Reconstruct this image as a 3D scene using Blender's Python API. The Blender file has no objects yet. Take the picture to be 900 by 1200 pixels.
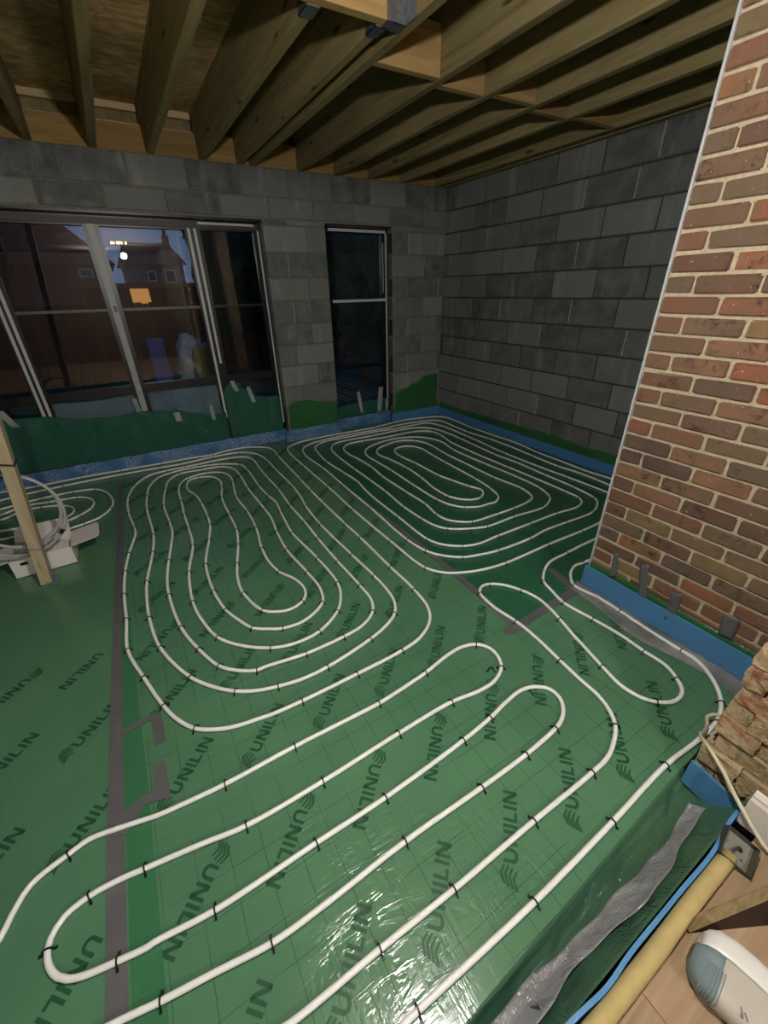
import bpy, bmesh, math, random
from mathutils import Vector, Matrix

random.seed(7)
scene = bpy.context.scene
COL = scene.collection

# ---------------------------------------------------------------- camera
cam_data = bpy.data.cameras.new('camera')
cam = bpy.data.objects.new('camera', cam_data)
COL.objects.link(cam)
cam_data.sensor_fit = 'VERTICAL'
cam_data.sensor_height = 36.0
cam_data.lens = 36.0 * 481.42 / 1200.0
cam_data.clip_start = 0.02
cam_data.clip_end = 300
RW = ((0.85764264, -0.51388979, -0.01914136),
      (-0.25991943, -0.40106695, -0.87840036),
      (0.44372401, 0.75832881, -0.47754206))
m = Matrix.Identity(4)
for i in range(3):
    m[i][0] = RW[0][i]
    m[i][1] = -RW[1][i]
    m[i][2] = -RW[2][i]
m[2][3] = 1.59
cam.matrix_world = m
scene.camera = cam

# ---------------------------------------------------------------- world: dusk sky
world = bpy.data.worlds.new('dusk')
scene.world = world
world.use_nodes = True
wn = world.node_tree
wn.nodes.clear()
w_out = wn.nodes.new('ShaderNodeOutputWorld')
w_bg = wn.nodes.new('ShaderNodeBackground')
w_ramp = wn.nodes.new('ShaderNodeValToRGB')
w_tc = wn.nodes.new('ShaderNodeTexCoord')
w_sep = wn.nodes.new('ShaderNodeSeparateXYZ')
wn.links.new(w_tc.outputs['Generated'], w_sep.inputs[0])
wn.links.new(w_sep.outputs['Z'], w_ramp.inputs[0])
w_ramp.color_ramp.elements[0].position = 0.0
w_ramp.color_ramp.elements[0].color = (0.16, 0.25, 0.45, 1)
w_ramp.color_ramp.elements[1].position = 0.5
w_ramp.color_ramp.elements[1].color = (0.05, 0.12, 0.34, 1)
wn.links.new(w_ramp.outputs[0], w_bg.inputs[0])
w_bg.inputs[1].default_value = 0.5
wn.links.new(w_bg.outputs[0], w_out.inputs[0])

# ---------------------------------------------------------------- exposure, lamp power
scene.view_settings.view_transform = 'Standard'
scene.view_settings.look = 'None'
scene.view_settings.exposure = 0.0
scene.view_settings.gamma = 1.0
scene.view_settings.use_curve_mapping = False
LAMP_POWER = 118.0        # the bare work lamp hanging above the threshold
REAR_FILL_POWER = 120.0        # added fill bulb in the unseen room behind the camera
# ---------------------------------------------------------------- helpers
def link(o, parent=None):
    COL.objects.link(o)
    if parent is not None:
        o.parent = parent
    return o

def tag(o, label, cat, group=None):
    o['label'] = label
    o['category'] = cat
    if group:
        o['group'] = group
    return o

class MB:
    def __init__(self):
        self.v, self.f = [], []
    def add(self, vs, fs):
        n = len(self.v)
        self.v += [tuple(p) for p in vs]
        self.f += [tuple(i + n for i in f) for f in fs]
        return self
    def box(self, x0, x1, y0, y1, z0, z1, M=None):
        vs = [Vector((x, y, z)) for z in (z0, z1) for y in (y0, y1) for x in (x0, x1)]
        if M is not None:
            vs = [M @ p for p in vs]
        return self.add(vs, [(0, 2, 3, 1), (4, 5, 7, 6), (0, 1, 5, 4), (2, 6, 7, 3), (0, 4, 6, 2), (1, 3, 7, 5)])
    def prism(self, poly, z0, z1, M=None):
        n = len(poly)
        vs = [Vector((x, y, z0)) for x, y in poly] + [Vector((x, y, z1)) for x, y in poly]
        if M is not None:
            vs = [M @ p for p in vs]
        fs = [tuple(range(n - 1, -1, -1)), tuple(range(n, 2 * n))]
        fs += [(i, (i + 1) % n, n + (i + 1) % n, n + i) for i in range(n)]
        return self.add(vs, fs)
    def tube(self, pts, r, n=8, closed=False, up=Vector((0, 0, 1))):
        pts = [Vector(p) for p in pts]
        k = len(pts)
        vs, fs = [], []
        for i, p in enumerate(pts):
            a = pts[(i - 1) % k] if (closed or i > 0) else p
            b = pts[(i + 1) % k] if (closed or i < k - 1) else p
            t = (b - a).normalized()
            s = t.cross(up)
            if s.length < 1e-4:
                s = t.cross(Vector((1, 0, 0)))
            s.normalize()
            u = s.cross(t)
            rr = r[i] if isinstance(r, (list, tuple)) else r
            for j in range(n):
                a_ = 2 * math.pi * j / n
                vs.append(p + rr * (math.cos(a_) * s + math.sin(a_) * u))
        for i in range(k if closed else k - 1):
            for j in range(n):
                i2 = (i + 1) % k
                fs.append((i * n + j, i * n + (j + 1) % n, i2 * n + (j + 1) % n, i2 * n + j))
        if not closed:
            fs.append(tuple(range(n - 1, -1, -1)))
            fs.append(tuple((k - 1) * n + j for j in range(n)))
        return self.add(vs, fs)
    def lathe(self, prof, n=20, M=None):
        vs, fs = [], []
        for r, z in prof:
            for j in range(n):
                a = 2 * math.pi * j / n
                p = Vector((r * math.cos(a), r * math.sin(a), z))
                vs.append(M @ p if M is not None else p)
        for i in range(len(prof) - 1):
            for j in range(n):
                fs.append((i * n + j, i * n + (j + 1) % n, (i + 1) * n + (j + 1) % n, (i + 1) * n + j))
        fs.append(tuple(range(n - 1, -1, -1)))
        fs.append(tuple((len(prof) - 1) * n + j for j in range(n)))
        return self.add(vs, fs)
    def grid(self, nu, nv, fn):
        vs = [fn(i / nu, j / nv) for j in range(nv + 1) for i in range(nu + 1)]
        fs = [(j * (nu + 1) + i, j * (nu + 1) + i + 1, (j + 1) * (nu + 1) + i + 1, (j + 1) * (nu + 1) + i)
              for j in range(nv) for i in range(nu)]
        return self.add(vs, fs)
    def mesh(self, name, bevel=0.0, smooth=False, segs=1):
        me = bpy.data.meshes.new(name)
        me.from_pydata(self.v, [], self.f)
        bm = bmesh.new()
        bm.from_mesh(me)
        bmesh.ops.recalc_face_normals(bm, faces=bm.faces)
        if bevel > 0:
            bmesh.ops.bevel(bm, geom=[e for e in bm.edges], offset=bevel, segments=segs, affect='EDGES', profile=0.5)
        bm.to_mesh(me)
        bm.free()
        if smooth:
            for p in me.polygons:
                p.use_smooth = True
        return me
    def build(self, name, mat, parent=None, bevel=0.0, smooth=False, segs=1, thick=0.0):
        me = self.mesh(name, bevel, smooth, segs)
        if mat is not None:
            me.materials.append(mat)
        o = bpy.data.objects.new(name, me)
        link(o, parent)
        if thick:
            md = o.modifiers.new('thickness', 'SOLIDIFY')
            md.thickness = thick
            md.offset = 0
        return o

def empty(name, loc=(0, 0, 0), rz=0.0, parent=None):
    o = bpy.data.objects.new(name, None)
    o.empty_display_size = 0.05
    o.location = loc
    o.rotation_euler = (0, 0, rz)
    return link(o, parent)

def smooth_path(pts, step=0.02, closed=False):
    """Centripetal Catmull-Rom through 2-D or 3-D points, resampled."""
    P = [Vector((p[0], p[1], p[2] if len(p) > 2 else 0.0)) for p in pts]
    n = len(P)
    out = []
    segs = n if closed else n - 1
    for i in range(segs):
        p1, p2 = P[i], P[(i + 1) % n]
        p0 = P[(i - 1) % n] if (closed or i > 0) else p1 * 2 - p2
        p3 = P[(i + 2) % n] if (closed or i < n - 2) else p2 * 2 - p1
        t0 = 0.0
        t1 = t0 + max((p1 - p0).length, 1e-5) ** 0.5
        t2 = t1 + max((p2 - p1).length, 1e-5) ** 0.5
        t3 = t2 + max((p3 - p2).length, 1e-5) ** 0.5
        k = max(1, int((p2 - p1).length / step))
        for j in range(k):
            t = t1 + (t2 - t1) * j / k
            A1 = p0 * ((t1 - t) / (t1 - t0)) + p1 * ((t - t0) / (t1 - t0))
            A2 = p1 * ((t2 - t) / (t2 - t1)) + p2 * ((t - t1) / (t2 - t1))
            A3 = p2 * ((t3 - t) / (t3 - t2)) + p3 * ((t - t2) / (t3 - t2))
            B1 = A1 * ((t2 - t) / (t2 - t0)) + A2 * ((t - t0) / (t2 - t0))
            B2 = A2 * ((t3 - t) / (t3 - t1)) + A3 * ((t - t1) / (t3 - t1))
            out.append(B1 * ((t2 - t) / (t2 - t1)) + B2 * ((t - t1) / (t2 - t1)))
    if not closed:
        out.append(P[-1])
    return out

# ---------------------------------------------------------------- materials
def srgb(r, g, b):
    return tuple(((c / 255.0) / 12.92 if c <= 10 else (((c / 255.0) + 0.055) / 1.055) ** 2.4) for c in (r, g, b)) + (1,)

class NM:
    """A small node-material builder."""
    def __init__(self, name):
        self.m = bpy.data.materials.new(name)
        self.m.use_nodes = True
        self.t = self.m.node_tree
        self.t.nodes.clear()
        self.out = self.t.nodes.new('ShaderNodeOutputMaterial')
        self.tc = self.t.nodes.new('ShaderNodeTexCoord')
    def n(self, kind, **kw):
        nd = self.t.nodes.new(kind)
        for k, v in kw.items():
            setattr(nd, k, v)
        return nd
    def l(self, a, b):
        self.t.links.new(a, b)
    def coord(self, scale=(1, 1, 1), rot=(0, 0, 0), rnd=False):
        mp = self.n('ShaderNodeMapping')
        mp.inputs['Scale'].default_value = scale
        mp.inputs['Rotation'].default_value = rot
        self.l(self.tc.outputs['Object'], mp.inputs['Vector'])
        if rnd:
            oi = self.n('ShaderNodeObjectInfo')
            mu = self.n('ShaderNodeMath', operation='MULTIPLY')
            mu.inputs[1].default_value = 37.0
            self.l(oi.outputs['Random'], mu.inputs[0])
            cb = self.n('ShaderNodeCombineXYZ')
            for i in range(3):
                self.l(mu.outputs[0], cb.inputs[i])
            self.l(cb.outputs[0], mp.inputs['Location'])
        return mp.outputs[0]
    def noise(self, vec, scale, detail=4.0, rough=0.55, dist=0.0):
        nd = self.n('ShaderNodeTexNoise')
        nd.inputs['Scale'].default_value = scale
        nd.inputs['Detail'].default_value = detail
        nd.inputs['Roughness'].default_value = rough
        nd.inputs['Distortion'].default_value = dist
        self.l(vec, nd.inputs['Vector'])
        return nd.outputs['Fac']
    def ramp(self, fac, stops):
        nd = self.n('ShaderNodeValToRGB')
        el = nd.color_ramp.elements
        while len(el) < len(stops):
            el.new(0.5)
        for e, (p, c) in zip(el, stops):
            e.position = p
            e.color = c if len(c) == 4 else tuple(c) + (1,)
        self.l(fac, nd.inputs[0])
        return nd.outputs[0]
    def mix(self, fac, a, b, mode='MIX'):
        nd = self.n('ShaderNodeMix', data_type='RGBA', blend_type=mode)
        for sock, val in ((nd.inputs[0], fac), (nd.inputs[6], a), (nd.inputs[7], b)):
            if isinstance(val, (float, int)):
                sock.default_value = val
            elif isinstance(val, (tuple, list)):
                sock.default_value = val
            else:
                self.l(val, sock)
        return nd.outputs[2]
    def math(self, op, a, b=None, c=None):
        nd = self.n('ShaderNodeMath', operation=op)
        for i, val in enumerate((a, b, c)):
            if val is None:
                continue
            if isinstance(val, (float, int)):
                nd.inputs[i].default_value = val
            else:
                self.l(val, nd.inputs[i])
        return nd.outputs[0]
    def random(self):
        return self.n('ShaderNodeObjectInfo').outputs['Random']
    def bump(self, h, strength, dist=0.01, normal=None):
        nd = self.n('ShaderNodeBump')
        nd.inputs['Strength'].default_value = strength
        nd.inputs['Distance'].default_value = dist
        self.l(h, nd.inputs['Height'])
        if normal is not None:
            self.l(normal, nd.inputs['Normal'])
        return nd.outputs[0]
    def finish(self, color, rough=0.6, normal=None, metallic=0.0, spec=None, coat=0.0, coat_rough=0.1, coat_normal=None):
        p = self.n('ShaderNodeBsdfPrincipled')
        if isinstance(color, (tuple, list)):
            p.inputs['Base Color'].default_value = color
        else:
            self.l(color, p.inputs['Base Color'])
        if isinstance(rough, (float, int)):
            p.inputs['Roughness'].default_value = rough
        else:
            self.l(rough, p.inputs['Roughness'])
        p.inputs['Metallic'].default_value = metallic
        if spec is not None:
            p.inputs['Specular IOR Level'].default_value = spec
        if coat:
            p.inputs['Coat Weight'].default_value = coat
            p.inputs['Coat Roughness'].default_value = coat_rough
            if coat_normal is not None:
                self.l(coat_normal, p.inputs['Coat Normal'])
        if normal is not None:
            self.l(normal, p.inputs['Normal'])
        self.p = p
        self.l(p.outputs[0], self.out.inputs['Surface'])
        return self.m

def simple(name, col, rough=0.5, var=0.15, scale=20.0, bump=0.0, metallic=0.0, spec=None, rnd=False):
    k = NM(name)
    v = k.coord(rnd=rnd)
    nz = k.noise(v, scale)
    dark = tuple(c * (1 - var) for c in col[:3]) + (1,)
    lite = tuple(min(1, c * (1 + var)) for c in col[:3]) + (1,)
    c = k.ramp(nz, [(0.3, dark), (0.7, lite)])
    nm = k.bump(nz, bump, 0.01) if bump else None
    return k.finish(c, rough, nm, metallic, spec)

def film_mat(name, c0, c1, grid=False, wrinkle=0.23, rough=0.2):
    k = NM(name)
    v = k.coord()
    big = k.noise(v, 1.3, 3)
    col = k.ramp(big, [(0.3, c0), (0.7, c1)])
    if grid:
        sx = k.n('ShaderNodeSeparateXYZ')
        wob = k.noise(k.coord(), 2.5, 2)
        wv = k.math('MULTIPLY', wob, 0.012)
        k.l(v, sx.inputs[0])
        def lines(s):
            a = k.math('ADD', s, wv)
            a = k.math('ADD', a, 50.02)
            a = k.math('MODULO', a, 0.1)
            return k.math('LESS_THAN', a, 0.0021)
        g = k.math('MAXIMUM', lines(sx.outputs['X']), lines(sx.outputs['Y']))
        brk = k.ramp(k.noise(k.coord(), 2.2, 2), [(0.36, (0, 0, 0)), (0.5, (1, 1, 1))])
        g = k.math('MULTIPLY', g, brk)
        g = k.math('MULTIPLY', g, k.math('GREATER_THAN', sx.outputs['X'], -0.43))
        g = k.math('MULTIPLY', g, 0.75)
        col = k.mix(g, col, tuple(x * 0.35 for x in c0[:3]) + (1,))
    # stretched wrinkles in two directions plus a fine crinkle, only in patches
    w1 = k.noise(k.coord((3.0, 16.0, 1), (0, 0, math.radians(-35))), 1.0, 4, 0.6, 0.6)
    w2 = k.noise(k.coord((14.0, 3.0, 1), (0, 0, math.radians(-20))), 1.0, 4, 0.6, 0.8)
    w3 = k.noise(k.coord(), 34, 3, 0.5, 1.2)
    patch = k.ramp(k.noise(k.coord(), 1.7, 2), [(0.42, (0.12, 0.12, 0.12)), (0.62, (1, 1, 1))])
    r1 = k.math('ABSOLUTE', k.math('SUBTRACT', w1, 0.5))
    r2 = k.math('ABSOLUTE', k.math('SUBTRACT', w2, 0.5))
    h = k.math('MINIMUM', r1, r2)
    h = k.math('MULTIPLY', h, patch)
    h = k.math('ADD', k.math('MULTIPLY', h, -2.2), k.math('MULTIPLY', k.math('MULTIPLY', w3, patch), 0.05))
    nm = k.bump(h, wrinkle, 0.035)
    return k.finish(col, rough, nm, 0.0, 0.5)

def block_mat():
    k = NM('dense_block')
    v = k.coord(rnd=True)
    nz = k.noise(v, 7, 5, 0.6)
    fine = k.noise(v, 160, 3, 0.7)
    st = k.noise(k.coord((9, 9, 2.0), rnd=True), 1.0, 3)
    base = k.ramp(k.random(), [(0.0, srgb(88, 91, 92)), (0.45, srgb(116, 119, 118)), (1.0, srgb(148, 150, 148))])
    c = k.mix(k.ramp(nz, [(0.35, (0, 0, 0)), (0.75, (1, 1, 1))]), base, srgb(136, 138, 134))
    c = k.mix(k.ramp(st, [(0.58, (0, 0, 0)), (0.76, (0.6, 0.6, 0.6))]), c, srgb(168, 170, 166))
    c = k.mix(k.ramp(fine, [(0.3, (0.45, 0.45, 0.45)), (0.6, (0, 0, 0))]), c, srgb(66, 67, 66))
    nm = k.bump(k.math('ADD', fine, nz), 0.7, 0.006)
    return k.finish(c, 0.92, nm, 0, 0.2)

def brick_mat():
    k = NM('old_brick')
    v = k.coord(rnd=True)
    base = k.ramp(k.random(), [(0.0, srgb(104, 76, 66)), (0.16, srgb(142, 98, 76)), (0.32, srgb(116, 100, 80)), (0.46, srgb(150, 110, 84)), (0.58, srgb(92, 74, 70)), (0.72, srgb(158, 98, 74)), (0.86, srgb(142, 122, 84)), (1.0, srgb(96, 82, 76))])
    nz = k.noise(v, 9, 4, 0.6)
    c = k.mix(k.ramp(nz, [(0.35, (0, 0, 0)), (0.7, (0.8, 0.8, 0.8))]), base, srgb(112, 94, 78))
    sp = k.noise(v, 28, 4, 0.7)
    blot = k.noise(v, 5, 2)
    dk = k.math('MULTIPLY', k.ramp(sp, [(0.5, (0, 0, 0)), (0.66, (1, 1, 1))]), k.ramp(blot, [(0.5, (0, 0, 0)), (0.62, (0.9, 0.9, 0.9))]))
    c = k.mix(dk, c, srgb(58, 46, 44))
    wh = k.noise(v, 95, 2, 0.5)
    c = k.mix(k.ramp(wh, [(0.72, (0, 0, 0)), (0.76, (0.7, 0.7, 0.7))]), c, srgb(215, 205, 190))
    h = k.noise(v, 60, 5, 0.7)
    return k.finish(c, 0.9, k.bump(h, 0.6, 0.006), 0, 0.2)

def wood_mat(name, c0, c1, axis='Y', scale=1.0, rough=0.75, knots=True):
    k = NM(name)
    s = {'X': (1.2, 18, 18), 'Y': (18, 1.2, 18), 'Z': (18, 18, 1.2)}[axis]
    v = k.coord(tuple(q * scale for q in s), rnd=True)
    g = k.noise(v, 1.0, 5, 0.6, 1.2)
    tone = k.ramp(k.random(), [(0.0, (0.8, 0.8, 0.8)), (1.0, (1.12, 1.1, 1.05))])
    c = k.ramp(g, [(0.28, c0), (0.72, c1)])
    c = k.mix(1.0, c, tone, 'MULTIPLY')
    if knots:
        vo = k.n('ShaderNodeTexVoronoi')
        vo.inputs['Scale'].default_value = 1.0
        ks = {'X': (2.2, 9, 9), 'Y': (9, 2.2, 9), 'Z': (9, 9, 2.2)}[axis]
        k.l(k.coord(ks, rnd=True), vo.inputs['Vector'])
        kn = k.ramp(vo.outputs['Distance'], [(0.06, (1, 1, 1)), (0.13, (0, 0, 0))])
        c = k.mix(kn, c, tuple(x * 0.35 for x in c0[:3]) + (1,))
    return k.finish(c, rough, k.bump(g, 0.25, 0.004), 0, 0.25)

def osb_mat():
    k = NM('strand_board')
    vo = k.n('ShaderNodeTexVoronoi')
    vo.inputs['Scale'].default_value = 1.0
    vo.inputs['Randomness'].default_value = 1.0
    dn = k.noise(k.coord(), 9, 3)
    mp = k.n('ShaderNodeVectorMath', operation='ADD')
    sc = k.n('ShaderNodeVectorMath', operation='SCALE')
    sc.inputs['Scale'].default_value = 1.6
    cb = k.n('ShaderNodeCombineXYZ')
    k.l(dn, cb.inputs[0]); k.l(dn, cb.inputs[1])
    k.l(cb.outputs[0], sc.inputs[0])
    k.l(k.coord((16, 38, 1), (0, 0, 0.35)), mp.inputs[0])
    k.l(sc.outputs[0], mp.inputs[1])
    k.l(mp.outputs[0], vo.inputs['Vector'])
    sepc = k.n('ShaderNodeSeparateColor')
    k.l(vo.outputs['Color'], sepc.inputs[0])
    c = k.ramp(sepc.outputs[0], [(0.0, srgb(184, 148, 98)), (0.5, srgb(208, 174, 122)), (1.0, srgb(226, 196, 148))])
    bl = k.ramp(k.noise(k.coord(), 2.5, 3), [(0.4, (0.55, 0.55, 0.5)), (0.65, (1, 1, 1))])
    c = k.mix(1.0, c, bl, 'MULTIPLY')
    return k.finish(c, 0.8, k.bump(sepc.outputs[1], 0.2, 0.003), 0, 0.2)

def glass_mat():
    k = NM('window_glass')
    tr = k.n('ShaderNodeBsdfTransparent')
    tr.inputs[0].default_value = (0.86, 0.9, 0.9, 1)
    gl = k.n('ShaderNodeBsdfGlossy')
    gl.inputs['Roughness'].default_value = 0.0
    gl.inputs['Color'].default_value = (1, 1, 1, 1)
    fr = k.n('ShaderNodeFresnel')
    fr.inputs['IOR'].default_value = 1.6
    mx = k.n('ShaderNodeMixShader')
    k.l(fr.outputs[0], mx.inputs[0])
    k.l(tr.outputs[0], mx.inputs[1])
    k.l(gl.outputs[0], mx.inputs[2])
    k.l(mx.outputs[0], k.out.inputs['Surface'])
    return k.m

def clear_film_mat(name, tint, opacity, rough=0.12, wrinkle=0.5, col=None):
    """Thin translucent polythene."""
    k = NM(name)
    col = col or tint
    w1 = k.noise(k.coord((10, 10, 5), (0.3, 0.2, 0.5)), 1.0, 5, 0.6, 1.0)
    w2 = k.noise(k.coord(), 26, 4, 0.6, 0.8)
    h = k.math('ADD', k.math('MULTIPLY', k.math('ABSOLUTE', k.math('SUBTRACT', w1, 0.5)), -2.0), k.math('MULTIPLY', w2, 0.25))
    nm = k.bump(h, wrinkle, 0.03)
    p = k.n('ShaderNodeBsdfPrincipled')
    p.inputs['Base Color'].default_value = col
    p.inputs['Roughness'].default_value = rough
    k.l(nm, p.inputs['Normal'])
    tr = k.n('ShaderNodeBsdfTransparent')
    tr.inputs[0].default_value = tint
    mx = k.n('ShaderNodeMixShader')
    mx.inputs[0].default_value = opacity
    k.l(tr.outputs[0], mx.inputs[1])
    k.l(p.outputs[0], mx.inputs[2])
    k.l(mx.outputs[0], k.out.inputs['Surface'])
    return k.m

def emis(name, col, strength):
    k = NM(name)
    e = k.n('ShaderNodeEmission')
    e.inputs[0].default_value = col
    e.inputs[1].default_value = strength
    k.l(e.outputs[0], k.out.inputs['Surface'])
    return k.m

def foam_mat(name, c, spark):
    k = NM(name)
    v = k.coord()
    nz = k.noise(v, 3, 3)
    col = k.ramp(nz, [(0.3, tuple(x * 0.85 for x in c[:3]) + (1,)), (0.7, c)])
    sp = k.noise(v, 75, 3, 0.6)
    pt = k.noise(v, 5, 2)
    mk = k.math('MULTIPLY', k.ramp(sp, [(0.6 - 0.1 * spark, (0, 0, 0)), (0.68 - 0.1 * spark, (1, 1, 1))]), k.ramp(pt, [(0.5 - 0.12 * spark, (0, 0, 0)), (0.6, (1, 1, 1))]))
    mk = k.math('MULTIPLY', mk, 0.15 + 0.6 * spark)
    col = k.mix(mk, col, srgb(205, 215, 225))  # sparkle of the film painted into the colour as pale specks
    return k.finish(col, 0.45 if not spark else 0.3, k.bump(sp, 0.3, 0.006), 0, 0.5)

def crinkle_mat(name, c0, c1, rough=0.25, metallic=0.6, scale=14):
    k = NM(name)
    a = k.noise(k.coord(), scale, 5, 0.65, 1.4)
    b = k.noise(k.coord((1, 1, 1), (0, 0, 0.7)), scale * 2.3, 4, 0.6, 1.0)
    h = k.math('ADD', k.math('ABSOLUTE', k.math('SUBTRACT', a, 0.5)), k.math('MULTIPLY', b, 0.25))
    col = k.ramp(k.noise(k.coord(), 4, 3), [(0.35, c0), (0.7, c1)])
    return k.finish(col, rough, k.bump(h, 0.8, 0.03), metallic, 0.5)

M = {}
M['film'] = film_mat('green_film', srgb(76, 120, 90), srgb(90, 136, 102), grid=True)
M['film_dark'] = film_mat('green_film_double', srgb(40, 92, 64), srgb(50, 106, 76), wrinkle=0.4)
M['film_mid'] = film_mat('green_film_overlap', srgb(58, 112, 76), srgb(64, 122, 84), wrinkle=0.3)
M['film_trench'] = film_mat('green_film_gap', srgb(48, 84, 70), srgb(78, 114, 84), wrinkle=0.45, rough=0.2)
M['print'] = simple('printed_ink', srgb(42, 86, 58), 0.4, 0.1, 30, spec=0.25)
M['tape'] = simple('grey_tape', srgb(96, 96, 98), 0.42, 0.12, 9, 0.15)
M['tape_clear'] = crinkle_mat('clear_tape', srgb(170, 180, 178), srgb(200, 205, 200), 0.15, 0.3, 30)
M['foil'] = crinkle_mat('silver_foil', srgb(146, 147, 152), srgb(190, 190, 194), 0.26, 0.3, 9)
M['foil_dark'] = crinkle_mat('grey_sheet', srgb(118, 122, 120), srgb(182, 184, 182), 0.16, 0.12, 15)
M['pipe'] = simple('white_pipe', srgb(242, 243, 241), 0.38, 0.02, 8)
M['pipe_grey'] = simple('grey_pipe', srgb(168, 170, 166), 0.38, 0.05, 8)
M['black'] = simple('black_plastic', srgb(14, 15, 14), 0.42, 0.1, 30)
M['block'] = block_mat()
M['mortar_grey'] = simple('grey_mortar', srgb(70, 70, 67), 0.95, 0.25, 40, 0.4)
M['mortar_pale'] = simple('pale_mortar', srgb(120, 116, 102), 0.95, 0.25, 50, 0.4)
M['mortar_cream'] = simple('cream_mortar', srgb(192, 178, 150), 0.95, 0.16, 60, 0.5)
M['brick'] = brick_mat()
M['joist'] = wood_mat('treated_joist', srgb(120, 108, 72), srgb(164, 148, 104), 'Y')
M['noggin'] = wood_mat('pine_noggin', srgb(146, 118, 76), srgb(182, 152, 104), 'X')
M['rim'] = wood_mat('pine_rim', srgb(140, 112, 66), srgb(176, 146, 92), 'X')
M['batten'] = wood_mat('pale_batten', srgb(186, 164, 128), srgb(210, 188, 150), 'X', knots=False)
M['osb'] = osb_mat()
M['zinc'] = simple('galvanised_steel', srgb(150, 156, 165), 0.35, 0.25, 35, 0.1, 0.85)
M['frame_black'] = simple('black_frame', srgb(12, 12, 13), 0.35, 0.1, 20)
M['frame_white'] = simple('pale_bead', srgb(196, 198, 198), 0.4, 0.05, 20)
M['alu'] = simple('grey_mullion', srgb(158, 162, 162), 0.45, 0.08, 20)
M['glass'] = glass_mat()
M['hang_film'] = clear_film_mat('hanging_green_film', (0.28, 0.58, 0.46, 1), 0.5, 0.14, 0.7, srgb(64, 128, 108))
M['hang_clear'] = clear_film_mat('hanging_clear_film', (0.75, 0.85, 0.9, 1), 0.4, 0.12, 1.0, srgb(140, 160, 170))
M['hang_dark'] = film_mat('upstand_green_film', srgb(44, 96, 54), srgb(58, 114, 66), wrinkle=0.5)
M['blue'] = foam_mat('blue_edge_foam', srgb(82, 140, 190), 0.0)
M['blue_glints'] = foam_mat('blue_edge_foam_painted_glints', srgb(74, 122, 172), 1.0)
M['prop'] = wood_mat('planed_prop', srgb(164, 150, 122), srgb(190, 178, 150), 'Z')
M['card'] = simple('white_card', srgb(226, 222, 216), 0.7, 0.03, 10)
M['card_in'] = simple('card_inside', srgb(206, 200, 190), 0.8, 0.04, 10)
M['yellow'] = simple('yellow_foam', srgb(186, 166, 110), 0.8, 0.08, 30, 0.15)
M['laminate'] = wood_mat('oak_laminate', srgb(140, 117, 94), srgb(172, 148, 121), 'X', 1.6, 0.45, False)
M['steel_box'] = simple('dull_steel', srgb(150, 148, 136), 0.45, 0.12, 25, 0.05, 0.55)
M['steel_dark'] = simple('dark_steel', srgb(86, 84, 76), 0.5, 0.12, 25, 0, 0.5)
M['chip'] = wood_mat('raw_chipboard', srgb(110, 94, 66), srgb(156, 136, 100), 'X', 3.0, 0.9, False)
M['brown'] = simple('dark_brown_laminate', srgb(48, 32, 24), 0.5, 0.1, 10)
M['white_paint'] = simple('white_gloss_paint', srgb(226, 218, 206), 0.4, 0.03, 8)
M['plaster'] = simple('dim_plaster', srgb(112, 96, 82), 0.85, 0.05, 3, 0.05)
M['white_plastic'] = simple('white_plastic', srgb(226, 226, 220), 0.35, 0.02, 8)
M['warm_plastic'] = simple('warm_grey_plastic', srgb(186, 180, 168), 0.4, 0.03, 8)
M['teal_plastic'] = simple('grey_rubber', srgb(122, 140, 142), 0.55, 0.05, 10)
M['grey_plastic'] = simple('mid_grey_plastic', srgb(120, 118, 114), 0.45, 0.05, 10)
M['cable'] = simple('cream_cable', srgb(206, 196, 168), 0.5, 0.05, 15)
M['offcut'] = wood_mat('pale_offcut', srgb(204, 184, 146), srgb(222, 206, 172), 'X', 1.5, 0.8, False)
M['soil'] = simple('garden_soil', srgb(60, 58, 48), 0.95, 0.3, 6, 0.4)
M['roof'] = simple('red_roof', srgb(150, 82, 66), 0.9, 0.2, 4)
M['render'] = simple('pale_render', srgb(132, 122, 122), 0.9, 0.1, 3)
M['housebrick'] = simple('house_brick', srgb(140, 78, 62), 0.9, 0.15, 5)
M['fence'] = wood_mat('stained_fence', srgb(96, 58, 44), srgb(122, 76, 58), 'Z', 1, 0.9, False)
M['leaf'] = simple('dark_leaf', srgb(46, 66, 36), 0.6, 0.4, 6)
M['sack_olive'] = simple('olive_sack', srgb(150, 136, 74), 0.8, 0.2, 8, 0.4)
M['sack_white'] = simple('grey_sack', srgb(190, 192, 188), 0.6, 0.2, 12, 0.4)
M['crate_blue'] = simple('blue_crate', srgb(70, 70, 160), 0.5, 0.1, 10)
# ================================================================ THE SETTING
XR, YB, ZC = 3.66, 4.67, 2.59          # right wall face, back wall face, wall top
NEAR = lambda x: 0.143 + 0.0457 * x     # near edge of the insulated floor

def struct(o):
    o['kind'] = 'structure'
    return o

# ---- floor: green foil over insulation boards
XL = -2.6
nx = 40
poly = [(XL + (1.42 - XL) * i / nx, NEAR(XL + (1.42 - XL) * i / nx)) for i in range(nx + 1)] + [(XR, 0.235), (XR, 4.9), (XL, 4.9)]
mb = MB()
mb.prism(poly, -0.10, 0.0)
floor = struct(mb.build('floor', M['film']))
sub = MB(); sub.box(XL, XR, -0.06, 5.0, -0.3, -0.12)
struct(sub.build('floor_slab', M['mortar_grey']))

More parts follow.
